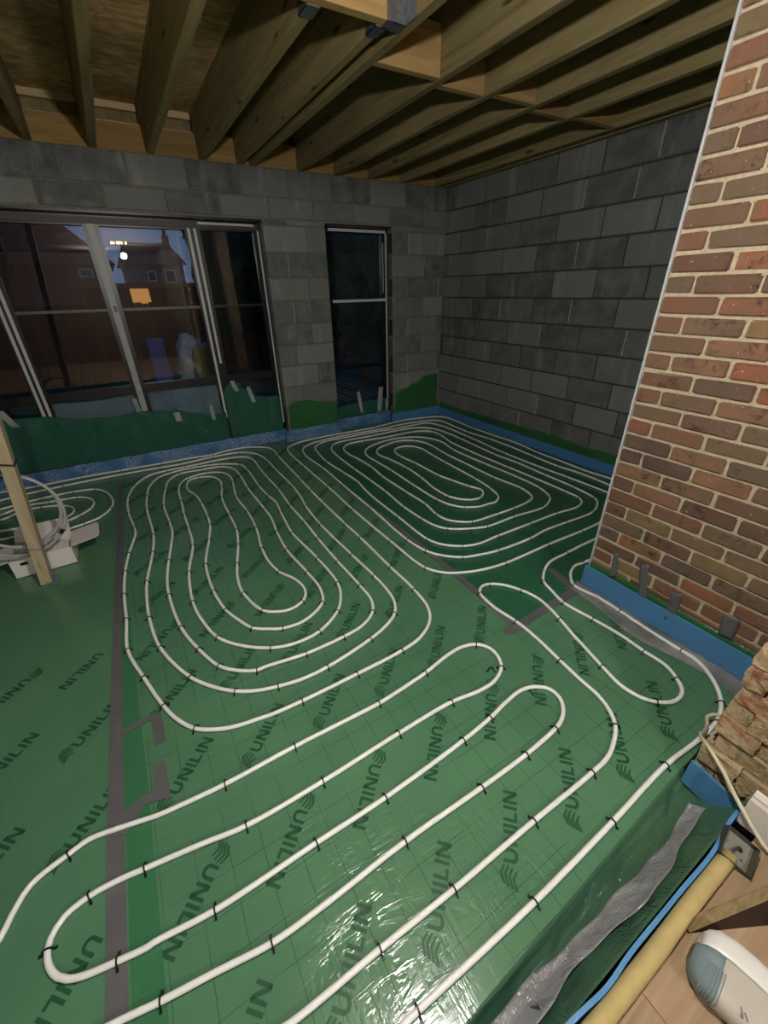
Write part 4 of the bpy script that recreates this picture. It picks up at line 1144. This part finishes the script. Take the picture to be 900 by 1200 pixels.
for key, pts in PIPES.items():
    path = smooth_path([(x, y) for x, y, _ in pts], 0.018)
    g = MB()
    g.tube([(p.x, p.y, PR + 0.0032) for p in path], PR, 10)
    tag(g.build('heating_pipe', M['pipe'], smooth=True), labels[key], 'pipe', 'white heating pipes')
    for i, (x, y, s) in enumerate(pts):
        if not s:
            continue
        a = Vector(pts[max(i - 1, 0)][:2]); c = Vector(pts[min(i + 1, len(pts) - 1)][:2]); p = Vector((x, y))
        d1 = (p - a).normalized() if (p - a).length > 0 else Vector((0, 0))
        d2 = (c - p).normalized() if (c - p).length > 0 else Vector((0, 0))
        d = d1 + d2
        sk = key
        if key == 'B':
            sk = 'S2' if i < S2_END else ('S3' if i >= S3_BEG else 'B')
        staples.append((x, y, math.atan2(d.y, d.x), sk, i))

def staple_parts(b, M4):
    arch = [(0, -0.0155, 0.001), (0, -0.0118, 0.009), (0, -0.0098, 0.0165), (0, -0.005, 0.0213), (0, 0.005, 0.0213), (0, 0.0098, 0.0165), (0, 0.0118, 0.009), (0, 0.0155, 0.001)]
    b.tube([M4 @ Vector(p) for p in arch], 0.0025, 5, up=Vector((1, 0, 0.01)))
    for s in (-1, 1):
        b.box(-0.0032, 0.0032, min(s * 0.014, s * 0.022), max(s * 0.014, s * 0.022), 0.0005, 0.0045, M4)
b = MB(); staple_parts(b, Matrix.Identity(4))
st_me = b.mesh('pipe_staple'); st_me.materials.append(M['black'])
staples = label_staples(staples)
staples.sort(key=lambda s: s[0][0] ** 2 + s[0][1] ** 2)
for (x, y, a, key, _), lab in staples[:298]:
    o = bpy.data.objects.new('pipe_staple', st_me)
    o.location = (x, y, 0.003)
    o.rotation_euler = (0, 0, a + random.uniform(-.12, .12))
    link(o)
    tag(o, lab, 'staple', groups[key])
if len(staples) > 298:
    b = MB()
    for (x, y, a, key, _), lab in staples[298:]:
        staple_parts(b, Matrix.Translation((x, y, 0.003)) @ Matrix.Rotation(a, 4, 'Z'))
    o = b.build('pipe_staple', M['black'])
    o['kind'] = 'stuff'
    tag(o, 'farthest tiny black staples along the back runs of pipe', 'staples')
# two loose staples lying on their side
for (x, y, a, lb) in ((1.09, 0.90, 0.9, 'loose black staple lying beside the end of a foreground hairpin'), (1.175, 0.72, 2.2, 'loose black staple lying on bare green film between two loops')):
    o = bpy.data.objects.new('pipe_staple', st_me)
    o.location = (x, y, 0.006); o.rotation_euler = (0, math.radians(78), a)
    link(o); tag(o, lb, 'staple', 'loose pipe staples')

# ================================================================ OBJECTS
# timber prop
def prop():
    root = empty('timber_prop', (-0.785, 2.87, 0.0))
    tag(root, 'pale timber prop standing on the green floor in front of the white carton', 'timber post')
    zt = 2.58
    g = MB()
    sh = 0.105
    Msh = Matrix(((1, 0, sh, 0), (0, 1, 0.0, 0), (0, 0, 1, 0), (0, 0, 0, 1)))
    g.box(-0.030, 0.030, -0.032, 0.050, 0.012, zt, Msh)
    g.build('post', M['prop'], root, bevel=0.003)
    g = MB()
    pts = [(0.040 + sh * 0.245, -0.042), (0.040 + sh * 0.245, 0.06), (-0.040 + sh * 0.245, 0.06), (-0.040 + sh * 0.245, -0.042)]
    g.tube([(x, y, 0.255 + 0.008 * i % 2) for i, (x, y) in enumerate(pts)], 0.0016, 5, closed=True)
    g.build('tie_wire', M['steel_dark'], root)
    g = MB()
    g.tube([(-0.034 + sh * .78, -0.036, 0.80), (0.034 + sh * .78, -0.036, 0.782), (0.034 + sh * .78, 0.054, 0.79), (-0.034 + sh * .78, 0.054, 0.80)], 0.006, 6, closed=True)
    g.build('black_band', M['black'], root)
    g = MB()
    rnd = random.Random(5)
    g.grid(14, 14, lambda u, v: (-0.045 + 0.11 * u, -0.055 + 0.13 * v, 0.004 + 0.05 * rnd.random() * (1 - abs(2 * u - 1)) * (1 - abs(2 * v - 1)) * 2))
    g.build('foot_film', M['hang_clear'], root)
    return root
prop()

# white carton with open flaps
def carton():
    root = empty('carton', (-0.80, 3.16, 0.0), math.radians(2))
    tag(root, 'open white cardboard carton with spread flaps behind the timber prop', 'box')
    hx, hy, hz, t = 0.165, 0.125, 0.125, 0.003
    MB().box(-hx, hx, -hy, hy, 0.004, 0.007).build('base', M['card_in'], root)
    MB().box(-hx, hx, -hy, -hy + t, 0.004, hz).build('side_panel', M['card'], root)
    MB().box(-hx, hx, hy - t, hy, 0.004, hz).build('side_panel', M['card'], root)
    MB().box(-hx, -hx + t, -hy, hy, 0.004, hz).build('side_panel', M['card'], root)
    MB().box(hx - t, hx, -hy, hy, 0.004, hz).build('side_panel', M['card'], root)
    def flap(w, d, loc, rz, tilt):
        r = 0.035
        poly = [(-w, 0), (w, 0), (w, d - r)] + [(w - r + r * math.cos(a), d - r + r * math.sin(a)) for a in (0.5, 1.0, 1.57)] + [(-w + r - r * math.sin(a), d - r + r * math.cos(a)) for a in (0.0, 0.5, 1.0)] + [(-w, d - r)]
        Mx = Matrix.Translation(loc) @ Matrix.Rotation(rz, 4, 'Z') @ Matrix.Rotation(tilt, 4, 'X')
        g = MB(); g.prism(poly, 0, t, Mx)
        g.build('flap', M['card'], root)
    flap(0.155, 0.15, (0, hy, hz), 0, math.radians(22))
    flap(0.120, 0.17, (hx, 0, hz), -math.pi / 2, math.radians(8))
    flap(0.120, 0.17, (-hx, 0, hz), math.pi / 2, math.radians(-6))
    flap(0.155, 0.10, (0, -hy, hz), 0, math.radians(6))
    MB().box(-0.115, -0.075, -hy - 0.0008, -hy, 0.085, 0.105).build('printed_patch', M['black'], root)
carton()

# grey pipe tail coiled against the prop
g = MB()
ring = []
for i in range(0, 150):
    a = math.radians(100) - i / 74 * 2 * math.pi
    f = i / 150
    r = 0.268 - 0.06 * f
    cx, cz = -0.838 + 0.035 * f, 0.425 + 0.05 * f
    ring.append((cx + r * math.cos(a) * 1.0, 2.985 + 0.012 * f + 0.030 * math.sin(a), cz + r * math.sin(a)))
lead = smooth_path([(-1.35, 3.35, 0.02), (-1.1, 3.2, 0.30), (-0.98, 3.05, 0.62)] + [ring[0], ring[3]], 0.02)[:-6]
g.tube(lead + ring, 0.0095, 9, up=Vector((0, 1, 0.02)))
coil = tag(g.build('pipe_coil', M['pipe_grey'], smooth=True), 'grey pipe coil leaning over the white carton behind the timber prop', 'pipe')
for i in (28, 48):
    p = Vector(ring[i]); q = Vector(ring[i + 1])
    d = (q - p).normalized()
    MB().tube([p - d * 0.016, p + d * 0.016], 0.0118, 9, up=Vector((0, 1, 0.02))).build('black_band', M['black'], coil)

# cream cable looped round the pipe end
g = MB()
cp = [(1.62, 0.155, 0.05), (1.64, 0.20, 0.075), (1.66, 0.235, 0.07), (1.635, 0.255, 0.055), (1.60, 0.240, 0.055), (1.51, 0.222, 0.10), (1.42, 0.212, 0.160), (1.366, 0.170, 0.190), (1.336, 0.107, 0.170), (1.30, 0.060, 0.160), (1.278, 0.019, 0.145), (1.266, -0.023, 0.120), (1.262, -0.063, 0.098), (1.278, -0.16, 0.080), (1.282, -0.35, 0.078)]
cp[0] = (1.60, 0.215, 0.012)
g.tube(smooth_path(cp, 0.012), 0.0065, 8)
tag(g.build('cable', M['cable'], smooth=True), 'cream cable looped over the pipe end and trailing past the rough cut wall', 'cable')

# metal back box on the laminate
def back_box():
    root = empty('socket_box', (1.180, 0.0, ZL), math.radians(12))
    tag(root, 'dull metal socket box lying tilted on the laminate by the skirting', 'socket box')
    T = Matrix.Rotation(math.radians(-18), 4, 'Y') @ Matrix.Rotation(math.radians(20), 4, 'X')
    s, h, t = 0.043, 0.028, 0.002
    L = Matrix.Translation((0, -0.012, 0.022)) @ T
    MB().box(-s, s, -s, s, 0, t, L).build('back_plate', M['steel_box'], root)
    for a, bx in (((-s, -s + t, -s, s)), 0), ((s - t, s, -s, s), 0), ((-s, s, -s, -s + t), 0), ((-s, s, s - t, s), 0):
        MB().box(a[0], a[1], a[2], a[3], 0, h, L).build('side_wall', M['steel_dark'], root)
    for x, y, r in ((0.012, -0.012, 0.0075), (-0.018, 0.016, 0.0028), (0.010, 0.022, 0.0022), (-0.012, -0.022, 0.0028)):
        MB().lathe([(r, 0), (r, 0.0006)], 12, L @ Matrix.Translation((x, y, t))).build('knockout', M['black'], root)
    g = MB()
    g.tube([L @ Vector(p) for p in smooth_path([(0.018, -0.010, 0.003), (0.008, -0.002, 0.008), (-0.008, 0.006, 0.010), (-0.022, 0.006, 0.009), (-0.027, 0.014, 0.008), (-0.022, 0.022, 0.007)], 0.004)], 0.0028, 7)
    g.build('wire', M['steel_dark'], root, smooth=True)
back_box()

# dark brown panel standing on one corner
def panel():
    root = empty('panel', (0.885, -0.036, ZL))
    tag(root, 'dark brown panel with raw chipboard edge tilted up from the laminate', 'board')
    # runs to the right and slightly towards the viewer, rising from its left corner
    d = Vector((0.36, -0.115, 0.055)); up = Vector((0.012, 0.018, 0.11)); th = Vector((0.009, 0.020, 0.004))
    a = Vector((0, 0, 0)); bq = d * 1.0; c = d * 1.0 + up * 0.8; e = up * 0.0 + Vector((0.004, 0.001, 0.006))
    bq = Vector((0.36, -0.185, 0.0)); c = Vector((0.36, -0.120, 0.085)); 
    lo = [a, bq, c, e]
    g = MB()
    hi = [p + th for p in lo]
    g.add(lo + hi, [(0, 1, 2, 3), (4, 7, 6, 5), (0, 4, 5, 1), (1, 5, 6, 2), (3, 7, 4, 0)])
    g.build('face', M['brown'], root)
    g = MB(); q = Vector((-0.002, -0.003, 0.0012))
    g.add([e + q, c + q, c + th + q, e + th + q, e, c, c + th, e + th], [(0, 1, 2, 3), (4, 7, 6, 5), (0, 4, 5, 1), (1, 5, 6, 2), (2, 6, 7, 3), (3, 7, 4, 0)])
    g.build('raw_edge', M['chip'], root)
panel()

# pale timber offcut at the frame edge
g = MB()
g.prism([(0, 0), (0.02, 0.022), (0.09, 0.012), (0.10, -0.045), (0.018, -0.05)], ZL, ZL + 0.03, Matrix.Translation((1.062, -0.165, 0)) @ Matrix.Rotation(-0.1, 4, 'Z'))
tag(g.build('timber_offcut', M['offcut'], bevel=0.002), 'pale timber offcut at the right beside the white appliance', 'offcut')

# white and grey hand-held appliance
def appliance():
    root = empty('appliance', (0.872, -0.182, ZL), math.radians(10))
    root.scale = (1.22, 1.06, 1.0)
    tag(root, 'white and grey plastic hand-held appliance with ribbed rubber heel on the laminate', 'appliance')
    # cross-sections along local -y: heel at y=+0.12, nose away
    secs = [(0.122, 0.012, 0.030), (0.118, 0.034, 0.048), (0.108, 0.050, 0.060), (0.092, 0.060, 0.068), (0.07, 0.065, 0.072), (0.04, 0.066, 0.074), (0.0, 0.063, 0.072), (-0.06, 0.056, 0.068), (-0.13, 0.048, 0.062), (-0.20, 0.040, 0.055)]
    N = 22
    def ringpt(y, w, h, a, gr=0.0):
        ca, sa = math.cos(a), math.sin(a)
        e = 0.62
        x = math.copysign(abs(ca) ** e, ca) * (w + gr)
        z = math.copysign(abs(sa) ** e, sa) * (h * 0.5 + gr) + h * 0.5 + 0.002
        return (x, y, z)
    def loft(ss, gr=0.0, a0=0.0, a1=2 * math.pi, n=N):
        g = MB()
        full = abs(a1 - a0 - 2 * math.pi) < 1e-6
        cols = n if full else n + 1
        vs = [ringpt(y, w, h, a0 + (a1 - a0) * j / n, gr) for y, w, h in ss for j in range(cols)]
        fs = []
        for i in range(len(ss) - 1):
            for j in range(n):
                j2 = (j + 1) % cols if full else j + 1
                fs.append((i * cols + j, i * cols + j2, (i + 1) * cols + j2, (i + 1) * cols + j))
        if full:
            fs += [tuple(range(cols)), tuple((len(ss) - 1) * cols + j for j in range(cols - 1, -1, -1))]
        return g.add(vs, fs)
    loft(secs).build('body', M['warm_plastic'], root, smooth=True)
    # rubber heel cap over the rear third, with ribs
    heel = loft([(0.1235, 0.012, 0.030)] + secs[1:5], 0.0022, math.radians(84), math.radians(200), 18).build('heel_cap', M['teal_plastic'], root, smooth=True, thick=0.001)
    for i in range(7):
        y = 0.064 + i * 0.0055
        w = 0.0645; h = 0.0725 - max(0, (i - 3)) * 0.0012
        rb = MB(); rb.tube([ringpt(y, w, h, math.radians(95 + 85 * j / 10), 0.0030) for j in range(11)], 0.0011, 5)
        rb.build('rib', M['teal_plastic'], heel)
    # white top shell running along the upper right
    loft([(0.116, 0.034, 0.050), (0.106, 0.048, 0.062), (0.09, 0.059, 0.070), (0.06, 0.0655, 0.075), (0.02, 0.065, 0.0745), (-0.05, 0.058, 0.070), (-0.12, 0.05, 0.064), (-0.20, 0.042, 0.057)], 0.0034, math.radians(-4), math.radians(86), 14).build('top_shell', M['white_plastic'], root, smooth=True, thick=0.0015)
    bt = Matrix.Translation((0.026, -0.045, 0.0745)) @ Matrix.Rotation(math.radians(14), 4, 'Y') @ Matrix.Rotation(math.radians(10), 4, 'Z') @ Matrix.Diagonal((0.7, 1.5, 1, 1))
    MB().lathe([(0.026, -0.004), (0.027, 0.003), (0.022, 0.006)], 24, bt).build('button_ring', M['white_plastic'], root, smooth=True)
    MB().lathe([(0.019, 0.002), (0.019, 0.0078), (0.012, 0.009)], 24, bt).build('button', M['grey_plastic'], root, smooth=True)
    # vent perforations on the left flank
    vent = MB()
    for i in range(7):
        for j in range(9):
            p = Vector(ringpt(-0.02 - j * 0.0075, 0.0605 - j * 0.0008, 0.0705 - j * .0005, math.radians(112 + i * 8.5), 0.0004))
            vent.lathe([(0.0021, -0.0008), (0.0021, 0.0008)], 6, Matrix.Translation(p) @ Matrix.Rotation(math.radians(-(22 + i * 8.5) * 0.6), 4, 'Y'))
    vent.build('vent', M['white_plastic'], root)
    # small printed mark
    mk = MB()
    for (y, a, L) in ((0.030, 118, 0.010), (0.026, 124, 0.014), (0.022, 122, 0.007), (0.018, 127, 0.009), (0.028, 132, 0.006)):
        p = Vector(ringpt(y, 0.066, 0.074, math.radians(a), 0.0004)); q = Vector(ringpt(y - 0.004, 0.066, 0.074, math.radians(a + L * 900), 0.0006))
        mk.tube([p, q], 0.0012, 4)
    mk.build('printed_mark', M['grey_plastic'], root)
    # side foot
    MB().lathe([(0.014, 0), (0.016, 0.008), (0.013, 0.02)], 14, Matrix.Translation((-0.058, 0.012, 0.0))).build('side_foot', M['warm_plastic'], root, smooth=True)
appliance()

# ---------------------------------------------------------------- lamps behind the camera
def work_lamp():
    root = empty('work_lamp', (0.437, 0.35, 2.165))
    tag(root, 'bare bright bulb hanging behind the viewer, seen mirrored in the door glass', 'lamp')
    r = 0.045
    rad = LAMP_POWER / (4 * math.pi * r * r * math.pi)
    prof = [(r * math.sin(math.pi * i / 12) + 0.0005, -r * math.cos(math.pi * i / 12)) for i in range(13)]
    MB().lathe(prof, 16).build('bulb', emis('lamp_glow', (1.0, 0.965, 0.915, 1), rad), root, smooth=True)
    MB().lathe([(0.018, r - 0.004), (0.020, r + 0.03), (0.010, r + 0.05)], 14).build('holder', M['black'], root, smooth=True)
    MB().tube([(0, 0, r + 0.05), (0, 0.0, 0.735)], 0.003, 6, up=Vector((1, 0, 0))).build('flex', M['black'], root)
work_lamp()
def bulb_bar():
    root = empty('bulb_bar', (0.426, 0.40, 2.43))
    tag(root, 'bar of small warm bulbs under the joists, seen mirrored in the door glass', 'lamp')
    MB().box(-0.14, 0.12, -0.008, 0.008, -0.060, -0.045).build('bar', M['steel_dark'], root)
    for x in (-0.11, 0.10):
        MB().tube([(x, 0, -0.046), (x, 0, 0.475)], 0.004, 6, up=Vector((1, 0, 0))).build('rod', M['steel_dark'], root)
    g = emis('warm_bulb', (1.0, 0.62, 0.25, 1), 30)
    for x in (-0.12, -0.09, -0.035, -0.005, 0.03, 0.09):
        MB().lathe([(0.002, -0.104), (0.013, -0.095), (0.016, -0.08), (0.010, -0.062)], 10, Matrix.Translation((x, 0, 0))).build('bulb', g, root, smooth=True)
bulb_bar()

def rear_fill_bulb():  # added bulb, fills in light from the unseen room
    root = empty('rear_fill_bulb', (0.10, -2.2, 2.30))
    tag(root, 'added fill bulb in the unseen old room behind the viewer', 'lamp')
    r = 0.045
    rad = REAR_FILL_POWER / (4 * math.pi * r * r * math.pi)
    prof = [(r * math.sin(math.pi * i / 12) + 0.0005, -r * math.cos(math.pi * i / 12)) for i in range(13)]
    MB().lathe(prof, 16).build('bulb', emis('rear_fill_glow', (1.0, 0.965, 0.915, 1), rad), root, smooth=True)
    MB().lathe([(0.018, r - 0.004), (0.020, r + 0.03), (0.030, r + 0.05), (0.030, 0.16)], 14).build('holder', M['white_plastic'], root, smooth=True)
rear_fill_bulb()

# ---------------------------------------------------------------- outside, at dusk
b = MB(); b.box(-40, 60, 5.0, 90, -0.5, -0.35)
struct(b.build('ground', M['soil']))
b = MB(); b.box(-3, 5, 5.02, 7.2, -0.35, -0.12)
struct(b.build('ground_patio', M['mortar_grey']))
# fence of boards
fr = empty('garden_fence', (0, 12.5, -0.35))
tag(fr, 'stained board fence at the end of the dark garden', 'fence')
bd = MB(); bd.box(-0.068, 0.068, -0.01, 0.01, 0, 1.75)
bdm = bd.mesh('board'); bdm.materials.append(M['fence'])
for i in range(90):
    o = bpy.data.objects.new('board', bdm)
    o.location = (-3.5 + i * 0.142, random.uniform(-.004, .004), random.uniform(-.015, .015))
    link(o, fr)
MB().box(-3.6, 9.4, 0.012, 0.05, 1.2, 1.28).build('rail', M['fence'], fr)
MB().box(-3.6, 9.4, 0.012, 0.05, 0.4, 0.48).build('rail', M['fence'], fr)

def house(name, x0, x1, y0, y1, ze, zr_, wallm, label, ridge='X', chimney=None, windows=()):
    root = empty(name, ((x0 + x1) / 2, (y0 + y1) / 2, -0.35))
    tag(root, label, 'house')
    T = Matrix.Translation((-(x0 + x1) / 2, -(y0 + y1) / 2, 0.35))
    MB().box(x0, x1, y0, y1, -0.35, ze, T).build('walls', wallm, root)
    ov = 0.3
    xm, ym = (x0 + x1) / 2, (y0 + y1) / 2
    if ridge == 'X':
        vs = [(x0 - ov, y0 - ov, ze), (x1 + ov, y0 - ov, ze), (x1 + ov, y1 + ov, ze), (x0 - ov, y1 + ov, ze), (x0 + 0.4, ym, zr_), (x1 - 0.4, ym, zr_)]
        fs = [(0, 1, 5, 4), (1, 2, 5), (2, 3, 4, 5), (3, 0, 4), (3, 2, 1, 0)]
    else:
        vs = [(x0 - ov, y0 - ov, ze), (x1 + ov, y0 - ov, ze), (x1 + ov, y1 + ov, ze), (x0 - ov, y1 + ov, ze), (xm, y0 - ov, zr_), (xm, y1 + ov, zr_)]
        fs = [(0, 1, 4), (1, 2, 5, 4), (2, 3, 5), (3, 0, 4, 5), (3, 2, 1, 0)]
    MB().add([T @ Vector(v) for v in vs], fs).build('roof', M['roof'], root)
    if chimney:
        cx, cy, cw, cz = chimney
        MB().box(cx - cw, cx + cw, cy - cw, cy + cw, zr_ - 1.2, cz, T).build('chimney', M['housebrick'], root)
        MB().lathe([(cw * 0.5, cz), (cw * 0.62, cz + 0.25), (cw * 0.5, cz + 0.45)], 10, T @ Matrix.Translation((cx, cy, 0))).build('chimney_pot', M['housebrick'], root)
    for (a, c, z0, z1, mt) in windows:
        w = MB().box(a, c, y0 - 0.06, y0 - 0.01, z0, z1, T).build('window', M['frame_white'], root)
        MB().box(a + 0.1, c - 0.1, y0 - 0.08, y0 - 0.062, z0 + 0.1, z1 - 0.1, T).build('pane', mt, root if False else w)
M['dark_pane'] = simple('dark_pane', srgb(30, 34, 40), 0.1, 0.1, 5)
M['orange_glow'] = emis('orange_patch_glow', (1.0, 0.42, 0.12, 1), 0.55)  # added glow, stands in for the orange patch in the door glass
house('bungalow', 1.7, 5.75, 40, 46, 3.55, 5.15, M['render'], 'pale rendered bungalow with red roof and chimney beyond the garden', 'X', (5.15, 42, 0.22, 5.6),
      ((4.3, 5.1, 2.3, 3.2, M['dark_pane']), (3.1, 3.7, 2.4, 3.1, M['dark_pane'])))
house('brick_house', -7.5, 0.4, 24, 32, 2.75, 6.6, M['housebrick'], 'brick house with steep gabled red roof beyond the garden', 'Y', None,
      ((-0.75, -0.2, 2.25, 2.6, M['dark_pane']),))
# added outbuilding; its glowing pane stands in for an orange patch in the glass
root = empty('added_glow_shed', (0.72, 14.6, -0.35))
tag(root, 'low added block behind the fence, glowing orange for the patch in the glass', 'glow stand-in')
MB().box(-1.2, 1.6, 0.0, 2.0, 0, 2.1).build('walls', M['fence'], root)
MB().box(-1.35, 1.75, -0.15, 2.1, 2.1, 2.2).build('roof', M['roof'], root)
w = MB().box(-0.13, 0.35, -0.03, -0.005, 1.72 - 0.1, 2.08).build('window', M['frame_black'], root)
MB().box(-0.12, 0.34, -0.05, -0.032, 1.63, 2.07).build('pane', M['orange_glow'], w)

# sacks and a crate on the dark patio
def sack(name, x, y, z, sx, sy, sz, mat, label, cat, seed, rz=0.0):
    rnd = random.Random(seed)
    bm = bmesh.new()
    bmesh.ops.create_icosphere(bm, subdivisions=3, radius=1.0)
    for v in bm.verts:
        n = v.co.normalized()
        e = 0.6
        v.co = Vector((math.copysign(abs(n.x) ** e, n.x), math.copysign(abs(n.y) ** e, n.y), math.copysign(abs(n.z) ** e, n.z)))
        v.co *= 1 + 0.07 * math.sin(n.x * 7 + seed) * math.sin(n.z * 6 + seed * 2) + rnd.uniform(-.02, .02)
        v.co.x *= sx; v.co.y *= sy; v.co.z = v.co.z * sz + sz * 0.97
    me = bpy.data.meshes.new(name)
    bm.to_mesh(me); bm.free()
    for p in me.polygons:
        p.use_smooth = True
    me.materials.append(mat)
    o = bpy.data.objects.new(name, me)
    o.location = (x, y, z); o.rotation_euler = (0, 0, rz)
    link(o)
    tag(o, label, cat)
PZ = -0.12
sack('rubble_sack', 0.96, 6.5, PZ, 0.16, 0.14, 0.56, M['sack_olive'], 'tall olive sack standing on the patio outside the middle pane', 'sack', 3)
sack('rubble_sack', 0.58, 6.15, PZ, 0.16, 0.14, 0.33, M['sack_white'], 'pale crumpled sack slumped beside the olive sack outside', 'sack', 8, 0.5)
sack('rubble_sack', 0.86, 7.0, PZ, 0.2, 0.14, 0.60, M['sack_white'], 'pale plastic bundle behind the olive sack outside', 'sack', 12, 0.2)
root = empty('storage_crate', (0.42, 7.0, PZ))
tag(root, 'upright blue plastic storage crate on the dark patio', 'crate')
for bx in ((-0.10, 0.10, -0.09, -0.08, 0.55, 1.12), (-0.10, 0.10, 0.08, 0.09, 0.0, 1.12), (-0.10, -0.09, -0.08, 0.08, 0.0, 1.12), (0.09, 0.10, -0.08, 0.08, 0.0, 1.12)):
    MB().box(*bx).build('side_panel', M['crate_blue'], root)
MB().box(-0.10, 0.10, -0.095, -0.085, 0.0, 0.52).build('side_panel', M['crate_blue'], root)
MB().box(-0.11, 0.11, -0.10, 0.10, 1.12, 1.15).build('lid', M['crate_blue'], root)

def bush(name, x, y, w, h, n, label, cat, seed, z0=-0.35, core=0.95):
    rnd = random.Random(seed)
    root = empty(name, (x, y, z0))
    tag(root, label, cat)
    g = MB()
    g.tube([(0, 0, 0), (0.03, 0.02, h * 0.4), (0.0, 0.0, h * 0.75)], [0.05, 0.04, 0.015], 7, up=Vector((1, 0, 0)))
    for i in range(6):
        a = rnd.uniform(0, 6.28)
        g.tube([(0, 0, h * (0.2 + 0.08 * i)), (w * 0.5 * math.cos(a), w * 0.5 * math.sin(a), h * (0.45 + 0.08 * i))], [0.02, 0.006], 5, up=Vector((0.3, 1, 0)))
    g.build('stem', M['fence'], root)
    g = MB()
    for i in range(n):
        while True:
            p = Vector((rnd.uniform(-1, 1), rnd.uniform(-1, 1), rnd.uniform(-1, 1)))
            if p.length < 1:
                break
        p = Vector((p.x * w, p.y * w, h * 0.58 + p.z * h * 0.44))
        s = rnd.uniform(0.03, 0.07)
        R = Matrix.Rotation(rnd.uniform(0, 6.28), 4, 'Z') @ Matrix.Rotation(rnd.uniform(-1.2, 1.2), 4, 'X')
        g.add([p + R @ Vector(q) for q in ((-s * .4, 0, 0), (0, -s, 0), (s * .4, 0, 0.01), (0, s, 0))], [(0, 1, 2, 3)])
    bm = bmesh.new()
    bmesh.ops.create_icosphere(bm, subdivisions=3, radius=1.0)
    for q in bm.verts:
        f = core * (1 + 0.16 * math.sin(q.co.x * 9 + seed) * math.sin(q.co.z * 8 + q.co.y * 5) + rnd.uniform(-.05, .05))
        q.co = Vector((q.co.x * w * f, q.co.y * w * f, h * 0.58 + q.co.z * h * 0.44 * f))
    bm.verts.ensure_lookup_table()
    g.add([q.co for q in bm.verts], [tuple(q.index for q in fc.verts) for fc in bm.faces])
    bm.free()
    o = g.build('foliage', M['leaf'], root)
    o['kind'] = 'stuff'
bush('evergreen_tree', -2.75, 9.6, 1.7, 5.6, 5200, 'tall dark evergreen outside at the far left of the doors', 'tree', 4)
bush('garden_conifer', 4.42, 8.2, 1.2, 4.6, 5200, 'dense dark conifer outside the narrow window', 'shrub', 6)
bush('garden_conifer', 2.82, 10.6, 1.25, 6.0, 5200, 'tall dense conifer added to keep sky out of the right door pane', 'shrub', 9)  # added dark mass that blocks the sky behind this pane
bush('garden_tree', 8.0, 14.0, 2.2, 7.0, 4200, 'spreading tree farther off beyond the narrow window', 'tree', 14)
